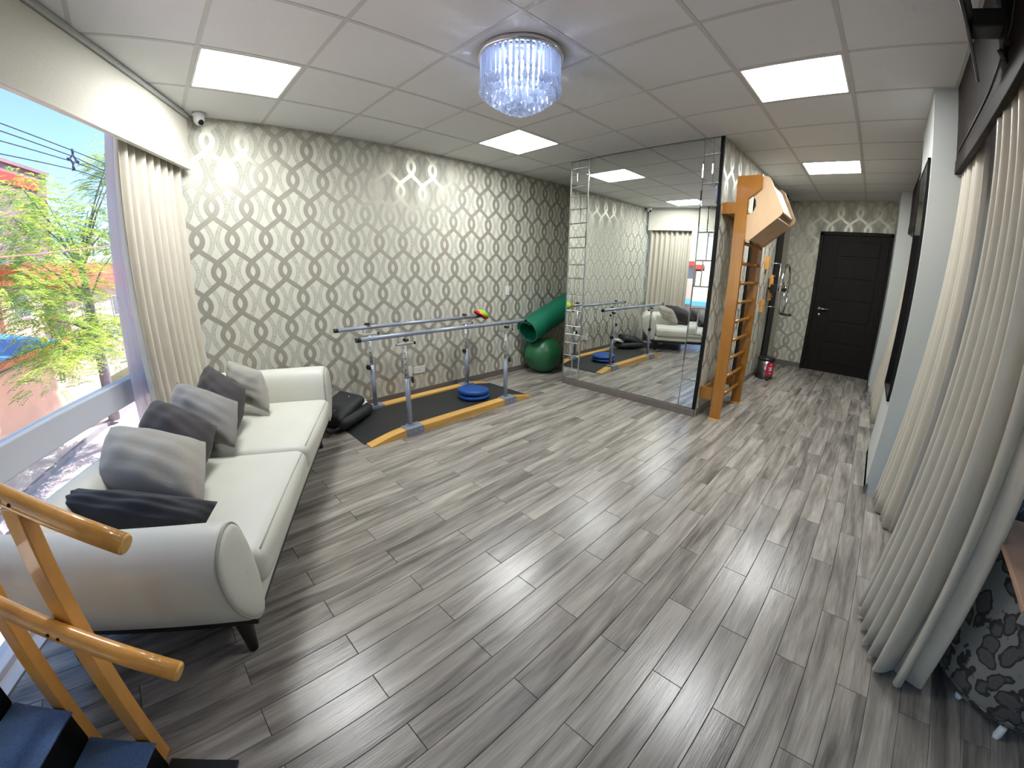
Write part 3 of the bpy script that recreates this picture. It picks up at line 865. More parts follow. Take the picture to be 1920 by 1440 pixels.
# right-hand satin curtains
def rpath(xt0, xt1, xb0, xb1, yt, yb0, yb1):
    def f(u, v):
        xa = xt0 + (xt1 - xt0) * u; xb = xb0 + (xb1 - xb0) * u
        yb = yb0 + (yb1 - yb0) * u; w = v ** 1.3
        return Vector((xa + (xb - xa) * w, yt + (yb - yt) * w, 0)), Vector((0, 1, 0))
    return f
curtain('curtain', 'satin curtain hanging against the near pale pier', M_['curtain'], rpath(2.97, 2.50, 2.93, 2.50, -4.285, -4.185, -4.25), 2.38, 0.015, 5, 0.035, 0.055, 11, per=14)
def polypath(top, bot):
    def at(pl, u):
        L = [(Vector(b) - Vector(a)).length for a, b in zip(pl[:-1], pl[1:])]; d = u * sum(L)
        for k, l in enumerate(L):
            if d <= l or k == len(L) - 1:
                return Vector(pl[k]).lerp(Vector(pl[k + 1]), min(1, d / l))
            d -= l
    def f(u, v):
        w = v ** 1.2
        P = at(top, u).lerp(at(bot, u), w); e = 0.04
        t = at(top, min(1, u + e)).lerp(at(bot, min(1, u + e)), w) - at(top, max(0, u - e)).lerp(at(bot, max(0, u - e)), w)
        n = Vector((t.y, -t.x)).normalized()
        return Vector((P.x, P.y, 0)), Vector((n.x, n.y, 0))
    return f
curtain('curtain', 'satin curtain in deep folds next to the floral armchair', M_['curtain'], polypath([(1.98, -4.275), (1.70, -4.285), (1.42, -4.30), (1.35, -4.35), (1.43, -4.395)], [(1.72, -4.175), (1.52, -4.195), (1.37, -4.26), (1.33, -4.335), (1.42, -4.385)]), 2.38, 0.02, 8, 0.038, 0.056, 12, rows=24, per=12)
curtain('sheer_curtain', 'sheer curtain between the two near satin curtains', M_['sheer'], rpath(2.60, 1.78, 2.60, 1.70, -4.37, -4.37, -4.37), 2.38, 0.02, 8, 0.02, 0.02, 13, thick=0.001)
curtain('curtain', 'satin curtain between the two pale piers', M_['curtain'], rpath(6.2, 4.6, 6.0, 4.75, -4.25, -4.10, -4.12), 2.36, 0.02, 9, 0.025, 0.04, 14)

# ------------------------------------------------------------------ sofa (local x = d, local -y = s)
sofa = thing('sofa', 'long cream leather sofa with flared rounded arms under the window', 'sofa', W(1.25, 0.5, 0), -A27)
def SB(d, s, z): return W(s, d, z)
SM = Matrix(((math.cos(A27), -math.sin(A27), 0, 0), (-math.sin(A27), -math.cos(A27), 0, 0), (0, 0, 1, 0), (0, 0, 0, 1)))   # (d, s, z) -> world
def sbox(c, size, r, n=4, puff=(0, 0, 0), mid=6): return MB().rbox(c, size, r, n, SM, puff, mid=mid)
S0, S2 = 0.31, 2.19
fr = MB(); fr.box(0.06, 0.93, S0 - 0.07, S2 + 0.07, 0.150, 0.199, 0.006, SM)
fr.build('base_frame', M_['footwood'], sofa)
for s, d, ds, dd in ((2.20, 0.845, 0.04, 0.02), (0.36, 0.845, -0.04, 0.02), (2.20, 0.14, 0.04, -0.02), (0.36, 0.14, -0.04, -0.02)):
    MB().tube([SB(d, s, 0.17), SB(d + dd * 0.4, s + ds * 0.4, 0.10), SB(d + dd, s + ds, 0.0)], [0.042, 0.032, 0.019], 10).build('leg', M_['footwood'], sofa)
sbox((0.515, 1.25, 0.235), (0.87, S2 - S0 + 0.06, 0.09), 0.03).build('seat_base', M_['leather'], sofa)
for a, b in ((S0, 1.248), (1.252, S2)):
    c = sbox((0.60, (a + b) / 2, 0.345), (0.77, b - a, 0.165), 0.055, 5, (0.015, 0.0, 0.022), mid=8).build('seat_cushion', M_['leather'], sofa)
    pts = [SB(0.968, s, 0.415) for s in [a + 0.05 + (b - a - 0.1) * k / 12 for k in range(13)]]
    MB().tube(pts, 0.0035, 6).build('seam', M_['seam'], c)
# backrest: profile in (d, z) swept along s
prof = [(0.06, 0.20), (0.035, 0.35), (0.045, 0.50), (0.075, 0.60), (0.13, 0.645), (0.20, 0.63), (0.255, 0.57), (0.29, 0.48), (0.31, 0.36), (0.31, 0.22)]
def smooth_closed(pts, k=4):
    out = []; n = len(pts)
    for i in range(n):
        p0, p1, p2, p3 = [Vector((*pts[(i + j - 1) % n], 0)) for j in range(4)]
        for q in range(k):
            t = q / k
            v = 0.5 * ((2 * p1) + (p2 - p0) * t + (2 * p0 - 5 * p1 + 4 * p2 - p3) * t * t + (3 * p1 - p0 - 3 * p2 + p3) * t ** 3)
            out.append((v.x, v.y))
    return out
pr = smooth_closed(prof)
ss = [S0 - 0.10 + (S2 - S0 + 0.2) * k / 24 for k in range(25)]
b = MB().grid([[SB(d, s, z) for d, z in pr] for s in ss], closed=True)
b.add([SB(d, ss[0], z) for d, z in pr], [tuple(range(len(pr)))]); b.add([SB(d, ss[-1], z) for d, z in pr], [tuple(range(len(pr)))])
b.build('backrest', M_['leather'], sofa)
# arms: lens-shaped section flaring outwards, swept along d
asec = [(0.035, 0.205), (0.105, 0.215), (0.185, 0.30), (0.245, 0.40), (0.270, 0.50), (0.258, 0.585), (0.20, 0.64), (0.13, 0.655), (0.07, 0.625), (0.030, 0.55), (0.010, 0.44), (0.005, 0.32)]
ar = smooth_closed(asec)
cxs = sum(p[0] for p in ar) / len(ar); czs = sum(p[1] for p in ar) / len(ar)
for sgn, s_in, lab in ((1, S2, 'near'), (-1, S0, 'far')):
    rows = []
    D0, D1 = 0.035, 0.955
    for (d, k) in [(D0, 0.80), (D0 + 0.012, 0.93), (D0 + 0.04, 1.0)] + [(D0 + 0.04 + (D1 - D0 - 0.07) * i / 10, 1.0) for i in range(1, 11)] + [(D1 - 0.012, 0.985), (D1, 0.95)]:
        rows.append([SB(d, s_in + sgn * (cxs + (x - cxs) * k), czs + (z - czs) * k) for x, z in ar])
    b = MB().grid(rows, closed=True); b.add(rows[0], [tuple(range(len(ar)))]); b.add(rows[-1], [tuple(range(len(ar)))])
    arm = b.build('arm', M_['leather'], sofa)
    # padded end panel with its seam
    rows = []
    for (k, dz) in ((0.955, 0.0), (0.93, 0.010), (0.85, 0.017), (0.6, 0.024), (0.3, 0.027), (0.02, 0.028)):
        rows.append([SB(D1 - 0.002 + dz, s_in + sgn * (cxs + (x - cxs) * k), czs + (z - czs) * k) for x, z in ar])
    MB().grid(rows, closed=True).build('end_panel', M_['leather'], arm)
    ring = [SB(D1 + 0.002, s_in + sgn * (cxs + (x - cxs) * 0.965), czs + (z - czs) * 0.965) for x, z in ar]
    MB().tube(ring + [ring[0]], 0.004, 6, cap=False).build('seam', M_['seam'], arm)
    ring = [SB(D1 - 0.05, s_in + sgn * (cxs + (x - cxs) * 1.004), czs + (z - czs) * 1.004) for x, z in ar]

# ------------------------------------------------------------------ cushions given by three corners (s, d, z)
def cushion(name, label, m, A, B, C, th=0.075, seed=0, n=20, pull=-0.02):
    A, B, C = [W(p[0], p[1], p[2]) for p in (A, B, C)]
    rg = random.Random(seed)
    ctr = (A + C) / 2; e1 = (C - B); e2 = (A - B)
    L1, L2 = e1.length, e2.length
    x = e1.normalized(); y = (e2 - x * e2.dot(x)).normalized(); zc = x.cross(y)
    skew = e2.dot(x) / max(L2, 1e-6)
    hx, hy = L1 / 2, L2 / 2
    rows = {1: [], -1: []}
    f = [rg.uniform(0, 6.28) for _ in range(6)]
    for sg in (1, -1):
        for i in range(n + 1):
            row = []
            for k in range(n + 1):
                u, v = -1 + 2 * i / n, -1 + 2 * k / n
                # sides pulled in between pointed corners
                px = u * (1 - pull * (1 - v * v) * u * u); py = v * (1 - pull * (1 - u * u) * v * v)
                t = ((1 - u * u) * (1 - v * v)); t = max(t, 0) ** 0.50
                w = 0.004 * math.sin(5 * u + 3 * v + f[0]) + 0.005 * math.sin(9 * u - 4 * v + f[1]) + 0.004 * math.sin(13 * v + 2 * u + f[2])
                # creases radiating from the corners
                for cu, cv in ((1, 1), (-1, 1), (1, -1), (-1, -1)):
                    rr = math.hypot(u - cu, v - cv); an = math.atan2(v - cv, u - cu)
                    w += 0.012 * math.sin(an * 9 + f[3] + cu) * max(0, 1 - rr / 0.95) * min(1, rr * 3)
                h = (th + w) * t
                row.append(ctr + x * (px * hx + v * hy * skew) + y * (py * hy) + zc * (h * sg))
            rows[sg].append(row)
    b = MB().grid(rows[1]); b2 = MB().grid(rows[-1]); b.add(b2.v, b2.f, True)
    zmin = min(p[2] for p in b.v)
    o = b.build(name, m, base=(ctr.x, ctr.y, zmin))
    return tag(o, label, 'cushion', 'sofa cushions')
cushion('cushion', 'light grey cushion at the far end of the sofa, by the papered wall', M_['cush_light'], (0.34, 0.27, 0.77), (0.46, 0.33, 0.55), (0.71, 0.65, 0.50), 0.085, 1)
cushion('cushion', 'charcoal cushion second from the far end of the sofa', M_['cush_dark'], (0.50, 0.15, 0.755), (0.72, 0.22, 0.62), (1.05, 0.58, 0.51), 0.11, 2)
cushion('cushion', 'mid-grey cushion between the two charcoal cushions', M_['cush_grey'], (0.84, 0.11, 0.745), (1.06, 0.18, 0.60), (1.28, 0.63, 0.505), 0.115, 3)
cushion('cushion', 'charcoal cushion leaning on a large pale cushion, mid sofa', M_['cush_dark'], (1.15, 0.13, 0.735), (1.40, 0.16, 0.62), (1.61, 0.58, 0.51), 0.125, 4)
cushion('cushion', 'large pale grey cushion slumped beside the black cushion', M_['cush_light'], (1.50, 0.08, 0.715), (1.80, 0.18, 0.58), (1.91, 0.70, 0.505), 0.125, 5)
cushion('cushion', 'black cushion against the near sofa arm', M_['cush_black'], (1.90, 0.07, 0.615), (2.045, 0.04, 0.565), (2.135, 0.76, 0.50), 0.078, 6, pull=0.0)
# ------------------------------------------------------------------ parallel bars with walking platform
pb = thing('parallel_bars', 'grey steel parallel bars on a black platform with pine side beams', 'parallel bars', (1.9, -0.56, 0))
def beam(y0, y1):
    """side beam with low rounded ends"""
    n = 9; x0, x1, h = 0.93, 2.87, 0.062; top = []
    for k in range(n + 1): t = k / n; top.append((x0 + 0.36 * t, 0.008 + (h - 0.008) * math.sin(t * PI / 2) ** 1.1))
    for k in range(n + 1): t = 1 - k / n; top.append((x1 - 0.36 * t, 0.008 + (h - 0.008) * math.sin(t * PI / 2) ** 1.1))
    poly = [(x0, y0, 0.0)] + [(x, y0, z) for x, z in top] + [(x1, y0, 0.0)]
    return MB().prism(poly, (0, y1 - y0, 0))
beam(-0.985, -0.885).build('side_beam', M_['beam'], pb)
beam(-0.235, -0.135).build('side_beam', M_['beam'], pb)
pl = MB(); n = 8; top = []
for k in range(n + 1): t = k / n; top.append((0.915 + 0.40 * t, 0.006 + 0.040 * math.sin(t * PI / 2)))
for k in range(n + 1): t = 1 - k / n; top.append((2.885 - 0.40 * t, 0.006 + 0.040 * math.sin(t * PI / 2)))
pl.prism([(0.915, -0.884, 0.0)] + [(x, -0.884, z) for x, z in top] + [(2.885, -0.884, 0.0)], (0, 0.648, 0))
pl.build('platform', M_['rubber'], pb)
def knob(c, ax, r=0.026):
    """lobed hand knob"""
    b = MB(); ax = Vector(ax).normalized(); q = Vector((0, 0, 1)).rotation_difference(ax).to_matrix().to_4x4()
    pts = []
    for z, k in ((0.0, 0.75), (0.004, 1.0), (0.016, 1.0), (0.022, 0.7)):
        pts.append([Vector(c) + q @ Vector((r * k * (1 + 0.12 * math.cos(6 * a)) * math.cos(a), r * k * (1 + 0.12 * math.cos(6 * a)) * math.sin(a), z)) for a in [2 * PI * i / 36 for i in range(36)]])
    b.grid(pts, closed=True).add(pts[-1], [tuple(range(36))]).add(pts[0], [tuple(range(36))])
    return b
for y, ys, sg in ((-0.90, -0.935, -1), (-0.215, -0.185, 1)):
    for x in (1.345, 2.53):
        # foot bracket
        f = MB(); yc = ys
        f.box(x - 0.085, x + 0.085, yc - 0.058, yc + 0.058, 0.060, 0.068).box(x - 0.085, x + 0.085, yc - 0.058, yc - 0.052, 0.002, 0.062).box(x - 0.085, x + 0.085, yc + 0.052, yc + 0.058, 0.046, 0.062)
        f.box(x - 0.03, x + 0.03, y - 0.03, y + 0.03, 0.066, 0.074)
        ft = f.build('foot_bracket', M_['greypaint'], pb)
        for dx in (-0.06, 0.0, 0.06):
            MB().lathe([(0.0, 0.0), (0.007, 0.0), (0.006, 0.004), (0.0, 0.004)], (x + dx, yc - 0.0585, 0.035), 8, M=Matrix.Rotation(PI / 2, 4, 'X')).build('bolt', M_['steel'], ft)
        MB().tube([(x, y, 0.07), (x, y, 0.50)], 0.0225, 14).build('post', M_['greypaint'], pb)
        st = MB().tube([(x, y, 0.48), (x, y, 0.795)], 0.017, 12).build('upper_post', M_['lightmetal'], pb)
        for k in range(6):
            z = 0.535 + 0.048 * k
            MB().tube([(x - 0.012, y - 0.0125, z), (x - 0.0125, y - 0.0155, z)], 0.005, 8).build('pin_hole', M_['blackplastic'], st)
        kx = (0.022, 0.0) if sg < 0 else (-0.022, 0)
        kn = MB().tube([(x, y, 0.485), (x + kx[0] * 1.7, y - 0.012, 0.485)], 0.007, 8).build('knob_stem', M_['steel'], pb)
        knob((x + kx[0] * 1.6, y - 0.014, 0.485), (kx[0], -0.012, 0), 0.027).build('knob', M_['blackplastic'], pb)
        # sliding cross bar with end cap, thin drop rod and clamp knob
        ry = -0.90 if sg < 0 else -0.22
        cb = MB(); cb.box(x - 0.075, x + 0.085, y - 0.012, y + 0.012, 0.795, 0.815, 0.003)
        cbo = cb.build('cross_bar', M_['lightmetal'], pb)
        MB().box(x + 0.085, x + 0.103, y - 0.014, y + 0.014, 0.793, 0.817, 0.004).build('end_cap', M_['blackplastic'], cbo)
        MB().tube([(x - 0.055, y, 0.80), (x - 0.055, y, 0.868)], 0.006, 8).build('rail_rod', M_['lightmetal'], pb)
        MB().tube([(x + 0.015, y, 0.81), (x + 0.015, y, 0.868)], 0.008, 8).build('rail_rod', M_['lightmetal'], pb)
        if sg < 0: knob((x + 0.015, y, 0.828), (0, 0, 1), 0.026).build('clamp_knob', M_['blackplastic'], pb)
        else: knob((x - 0.01, y, 0.898), (0, 0, 1), 0.026).build('clamp_knob', M_['blackplastic'], pb)
    zr = 0.885 if sg < 0 else 0.875
    xa, xb = (0.93, 2.845) if sg < 0 else (1.01, 2.83)
    rl = MB().tube([(xa + 0.02, y, zr), (xb - 0.02, y, zr)], 0.0175, 16).build('handrail', M_['greypaint'], pb)
    for e0, e1 in ((xa, xa + 0.034), (xb - 0.034, xb)):
        MB().tube([(e0, y, zr), (e1, y, zr)], 0.0205, 16).build('end_cap', M_['blackplastic'], rl)

# flat domed markers resting on the back rail, nested
for k, (mk, cname) in enumerate((('crimson', 'red'), ('orange', 'orange'), ('lime', 'green'))):
    c = Vector((2.755 + 0.016 * k, -0.222 - 0.004 * k, 0.893 + 0.004 * k)); Mx = Matrix.Rotation(math.radians(34), 4, 'Y') @ Matrix.Rotation(math.radians(8), 4, 'X')
    o = MB().lathe([(0.085, -0.012), (0.088, -0.006), (0.075, 0.016), (0.048, 0.034), (0.026, 0.040), (0.024, 0.036), (0.046, 0.030), (0.072, 0.012), (0.083, -0.008), (0.085, -0.012)], c, 28, M=Mx).build('marker_cone', M_[mk], base=c)
    tag(o, {'red': 'red rubber marker cone hung on the far end of the back rail', 'orange': 'orange marker cone nested between the red and green ones', 'green': 'green marker cone at the back of the nested stack on the rail'}[cname], 'marker cone', 'nested marker cones on the rail')

# ------------------------------------------------------------------ blue balance cushion on the platform
bc = (2.30, -0.64)
t = thing('balance_disc', 'blue inflatable balance disc lying on the black platform', 'balance disc', (bc[0], bc[1], 0.0465))
def disc(c, r, h, M=None):
    return MB().lathe([(0.0, 0.0), (r * 0.86, 0.0), (r * 0.95, h * 0.08), (r, h * 0.28), (r, h * 0.72), (r * 0.95, h * 0.92), (r * 0.86, h), (0.0, h * 1.06)], c, 40, M=M)
disc((bc[0], bc[1], 0.050), 0.175, 0.045).build('lower_disc', M_['bluerubber'], t)
disc((bc[0] - 0.01, bc[1] + 0.01, 0.096), 0.175, 0.055, Matrix.Rotation(math.radians(4), 4, 'Y')).build('upper_disc', M_['bluerubber'], t)

# ------------------------------------------------------------------ backpack lying open on the floor
bp = thing('backpack', 'black backpack lying open with papers beside the sofa', 'backpack', (1.02, -0.32, 0))
BM = Matrix.Translation((0.985, -0.35, 0.03)) @ Matrix.Rotation(math.radians(32), 4, 'Z')
b = MB().rbox((0, 0, 0.065), (0.46, 0.30, 0.11), 0.05, 4, BM, (0.01, 0.01, 0.02)); b.build('body', M_['black_nylon'], bp)
LM = BM @ Matrix.Translation((-0.03, 0.03, 0.115)) @ Matrix.Rotation(math.radians(-14), 4, 'Y') @ Matrix.Rotation(math.radians(9), 4, 'X')
MB().rbox((0, 0, 0.045), (0.42, 0.29, 0.085), 0.042, 4, LM, (0.0, 0.0, 0.025)).build('lid', M_['black_nylon'], bp)
MB().tube([LM @ Vector((-0.15 + 0.03 * k, -0.03, 0.096 + 0.006 * math.sin(k))) for k in range(9)], 0.0028, 6).build('zip', M_['steel'], bp)
MB().box(0.10, 0.115, -0.03, -0.02, 0.1, 0.104, 0, LM).build('logo_tab', M_['whiteplastic'], bp)
for k in range(4):
    PMx = BM @ Matrix.Translation((0.17 + 0.012 * k, -0.01 + 0.02 * k, 0.125 + 0.012 * k)) @ Matrix.Rotation(math.radians(8 * k - 10), 4, 'Z') @ Matrix.Rotation(math.radians(-12 + 4 * k), 4, 'Y')
    MB().box(-0.06, 0.06, -0.08, 0.08, 0, 0.004, 0, PMx).build('papers', M_['paper'], bp)
MB().tube([BM @ Vector(p) for p in ((0.20, -0.14, 0.05), (0.27, -0.10, 0.075), (0.29, 0.0, 0.085), (0.26, 0.12, 0.075), (0.20, 0.15, 0.05))], 0.012, 8).build('open_rim', M_['black_nylon'], bp)
MB().tube([BM @ Vector(p) for p in ((-0.22, -0.1, 0.05), (-0.30, -0.06, 0.02), (-0.27, 0.10, 0.014), (-0.20, 0.13, 0.05))], 0.012, 8).build('strap', M_['black_nylon'], bp)

# ------------------------------------------------------------------ exercise ball and rolled mat in the alcove
R = 0.272; bcx, bcy = 3.865, -0.285
t = thing('exercise_ball', 'green exercise ball pressed down under the rolled green mat', 'exercise ball', (bcx, bcy, 0))
b = MB(); rows = []
for i in range(25):
    th = PI * i / 24; row = []
    for k in range(40):
        a = 2 * PI * k / 40
        p = Vector((R * math.sin(th) * math.cos(a), R * math.sin(th) * math.sin(a), R * math.cos(th)))
        # flattened foot and the dent of the mat
        p.z = max(p.z, -R * 0.965)
        dd = p.x * -0.35 + p.y * 0.10 + p.z
        if p.z > 0: p.z -= 0.10 * math.exp(-((p.x + 0.02) ** 2 * 1.5 + (p.y - 0.03) ** 2 * 14) / 0.09)
        row.append(Vector((bcx, bcy, R * 0.965)) + p)
    rows.append(row)
b.grid(rows, closed=True).build('ball', M_['greenball'], t)
MB().lathe([(0, 0.0), (0.010, 0.001), (0.010, 0.004), (0, 0.005)], (bcx - 0.10, bcy - 0.255, 0.30), 10, M=Matrix.Rotation(PI / 2, 4, 'X')).build('valve_plug', M_['greenball'], t)
# mat: spiral section swept along its axis
P0 = Vector((3.555, -0.262, 0.61)); AX = Vector((0.93, -0.03, 0.345)).normalized()
t = thing('rolled_mat', 'thick green exercise mat rolled up and resting on the ball', 'exercise mat', (3.87, -0.27, 0.53))
ex = AX.cross(Vector((0, 0, 1))).normalized(); ey = ex.cross(AX)
def spiral(r0, r1, turns, n, th):
    o = []; i_ = []
    for k in range(n + 1):
        f = k / n; a = 0.9 + 2 * PI * turns * f; r = r0 + (r1 - r0) * f
        squash = 1.0 - 0.08 * math.sin(a) ** 2
        o.append((r * math.cos(a), r * math.sin(a) * squash)); i_.append(((r - th) * math.cos(a), (r - th) * math.sin(a) * squash))
    return o + i_[::-1]
sp = spiral(0.150, 0.195, 1.35, 70, 0.017)
Lm = 1.25
rows = [[P0 + AX * (Lm * q) + ex * x + ey * y for x, y in sp] for q in (0, 0.01, 0.5, 1.0)]
b = MB().grid(rows, closed=True)
hn = len(sp) // 2
for row in (rows[0], rows[-1]):
    nn = len(row); b.add(row, [(k, k + 1, nn - 2 - k, nn - 1 - k) for k in range(hn - 1)])
b.build('mat_roll', M_['greenmat'], t)

# ------------------------------------------------------------------ wall ladder with plywood head
wl = thing('wall_ladder', 'varnished wooden wall bars with a pale plywood head', 'wall bars', (4.05, -2.73, 0))
def xprism(poly, x0, x1): return MB().prism([(x0, y, z) for y, z in poly], (x1 - x0, 0, 0))
for x in (3.68, 4.42):
    xprism([(-2.792, 0), (-2.690, 0), (-2.680, 1.7), (-2.678, 2.29), (-2.893, 2.29), (-2.893, 2.175), (-2.782, 2.085), (-2.782, 1.7)], x, x + 0.034).build('upright', M_['ladderwood'], wl)
    xprism([(-2.805, 0), (-2.680, 0), (-2.680, 0.012), (-2.805, 0.012)], x - 0.004, x + 0.038).build('foot_plate', M_['beam'], wl)
    for z0, z1 in ((0.19, 0.31), (1.965, 2.065)):
        xprism([(-2.68, z0), (-2.5605, z0), (-2.5605, z1), (-2.68, z1)], x, x + 0.034).build('bracket', M_['ladderwood'], wl)
for z0, z1 in ((0.19, 0.31), (1.965, 2.065)):
    MB().box(3.714, 4.42, -2.60, -2.5745, z0, z1).build('back_board', M_['ladderwood'], wl)
for k in range(9):
    z = 0.235 + 0.1845 * k
    MB().tube([(3.70, -2.745, z), (4.43, -2.745, z)], 0.0165, 12).build('rung', M_['ladderwood'], wl)
def roundpoly(pts, r, n=5):
    out = []; m = len(pts)
    for i in range(m):
        p, a, b = Vector(pts[i]), Vector(pts[i - 1]), Vector(pts[(i + 1) % m])
        da, db = (a - p).normalized(), (b - p).normalized()
        rr = min(r, (a - p).length * 0.45, (b - p).length * 0.45)
        for k in range(n + 1):
            t = k / n; out.append(tuple((p + da * rr * (1 - t)) * (1 - t) + (p + db * rr * t) * t if False else ((1 - t) ** 2) * (p + da * rr) + 2 * t * (1 - t) * p + t * t * (p + db * rr)))
    return out
cre = roundpoly([(-2.885, 2.29), (-2.945, 2.275), (-3.085, 1.965), (-2.785, 1.70)], 0.035) + [(-2.768, 1.74), (-2.768, 1.955), (-2.80, 1.96), (-2.832, 1.985), (-2.848, 2.03), (-2.842, 2.08), (-2.815, 2.115), (-2.768, 2.125), (-2.768, 2.27)]
for x in (3.716, 4.392):
    sdp = xprism(cre, x, x + 0.022).build('plywood_side', M_['plywood'], wl)
    for y, z in ((-2.905, 2.20), (-3.03, 2.01), (-2.83, 1.78)):
        MB().tube([(x - 0.002, y, z), (x + 0.002, y, z)], 0.005, 8).build('screw', M_['steel'], sdp)
# board under the head and its back
MB().prism([(3.74, -3.03, 1.925), (3.74, -2.80, 1.735), (3.74, -2.787, 1.75), (3.74, -3.02, 1.943)], (0.652, 0, 0)).build('lower_board', M_['plywood'], wl)
MB().prism([(3.74, -2.93, 2.24), (3.74, -3.05, 1.99), (3.74, -3.036, 1.982), (3.74, -2.916, 2.232)], (0.652, 0, 0)).build('front_board', M_['plywood'], wl)
MB().box(3.74, 4.392, -2.80, -2.785, 1.76, 1.86).build('cross_slat', M_['ladderwood'], wl)

# ------------------------------------------------------------------ shoulder wheel on the partition
sw = thing('shoulder_wheel', 'chrome shoulder exercise wheel on wooden wall blocks', 'shoulder wheel', (6.16, -2.585, 0.93))
wx, wy, wz, wr0 = 5.98, -2.80, 1.262, 0.335
ring = [(wx + wr0 * math.cos(a), wy, wz + wr0 * math.sin(a)) for a in [2 * PI * k / 48 for k in range(49)]]
MB().tube(ring, 0.0125, 10, cap=False).build('ring', M_['chrome'], sw)
for k in range(3):
    a = 2 * PI * k / 3 + 0.5
    MB().tube([(wx, wy, wz), (wx + wr0 * math.cos(a), wy, wz + wr0 * math.sin(a))], 0.006, 8).build('spoke', M_['chrome'], sw)
MB().tube([(wx, -2.586, wz), (wx, wy - 0.02, wz)], 0.022, 12).build('axle', M_['blackplastic'], sw)
MB().rbox((wx, -2.66, wz), (0.07, 0.09, 0.12), 0.01, 2).build('hub_block', M_['blackplastic'], sw)
MB().tube([(wx + 0.02, wy, wz - wr0), (wx + 0.02, wy - 0.13, wz - wr0)], 0.017, 12).build('handle', M_['blackplastic'], sw)
for z in (1.60, 1.03):
    MB().box(5.70, 5.79, -2.605, -2.561, z - 0.085, z + 0.085, 0.004).build('wall_block', M_['railwood'], sw)
    MB().tube([(5.745, -2.60, z), (5.745, -2.70, z), (5.80, -2.74, z)], 0.006, 8).build('hook', M_['steel'], sw)
MB().tube([(5.80, -2.74, 1.60), (5.80, -2.74, 1.03)], 0.007, 8).build('height_rod', M_['steel'], sw)
MB().box(6.0, 6.07, -2.63, -2.586, 1.10, 1.45, 0.004).build('wall_board', M_['railwood'], sw)
for z in (1.42, 1.15): knob((5.72, -2.69, z), (0, -1, 0), 0.024).build('knob', M_['blackplastic'], sw)
MB().tube([(5.74, -2.66, 1.15), (6.03, -2.63, 1.15)], 0.006, 8).build('arm_rod', M_['steel'], sw)

# ------------------------------------------------------------------ pedal bin
tb = thing('pedal_bin', 'steel pedal bin with a red printed label near the dark door', 'waste bin', (5.98, -2.715, 0))
MB().lathe([(0.0, 0.0), (0.118, 0.0), (0.120, 0.02), (0.112, 0.022)], (5.98, -2.715, 0.0), 28).build('base_ring', M_['blackplastic'], tb)
MB().lathe([(0.112, 0.02), (0.112, 0.27), (0.0, 0.27)], (5.98, -2.715, 0.0), 28).build('body', M_['binsteel'], tb)
MB().lathe([(0.116, 0.268), (0.117, 0.29), (0.100, 0.305), (0.0, 0.312)], (5.98, -2.715, 0.0), 28).build('lid', M_['blackplastic'], tb)
MB().box(5.80, 5.88, -2.815, -2.775, 0.004, 0.018, 0.003).build('pedal', M_['blackplastic'], tb)
lb = MB(); rows = []
for z in (0.05, 0.245): rows.append([(5.98 + 0.1135 * math.cos(a), -2.715 + 0.1135 * math.sin(a), z) for a in [math.radians(198 + 7 * k) for k in range(10)]])
lbo = lb.grid(rows).build('label', M_['red'], tb)
for k, (z, w) in enumerate(((0.205, 14), (0.165, 30), (0.145, 22), (0.125, 26), (0.085, 16))):
    rows = [[(5.98 + 0.1142 * math.cos(a), -2.715 + 0.1142 * math.sin(a), zz) for a in [math.radians(230 - w / 2 + w * q / 4) for q in range(5)]] for zz in (z, z + 0.012)]
    MB().grid(rows).build('print_mark', M_['whiteplastic'], lbo)

# ------------------------------------------------------------------ training stairs in the near left corner
E1 = Vector((-0.843, 0.538, 0)); E2 = Vector((-0.538, -0.843, 0))      # climbing direction, across
O = Vector((-0.655, -2.705, 0))
ts = thing('training_stairs', 'wooden training stairs with two honey-coloured handrails and blue treads', 'training stairs', tuple(O + E1 * 0.25 + E2 * 0.3))
SMx = Matrix(((E1.x, E2.x, 0, O.x), (E1.y, E2.y, 0, O.y), (0, 0, 1, 0), (0, 0, 0, 1)))
st = 0.2325; rise = 0.13; wid = 0.62
for k in range(3):
    z1 = rise * (k + 1)
    MB().box(st * k, st * 3.0, 0.0, wid, z1 - rise + (0.0 if k else 0.004), z1 - 0.008, 0.0, SMx).build('step_box', M_['blackpaint'], ts)
    MB().box(st * k - 0.012, st * (k + 1) - 0.004 if k < 2 else st * 3.0, -0.004, wid + 0.004, z1 - 0.008, z1, 0.003, SMx).build('tread', M_['bluetread'], ts)
MB().box(-0.235, -0.005, -0.02, wid, 0.001, 0.012, 0.002, SMx).build('foot_mat', M_['rubber'], ts)
def railpt(m, side, h): return SMx @ Vector((-m, side, h))
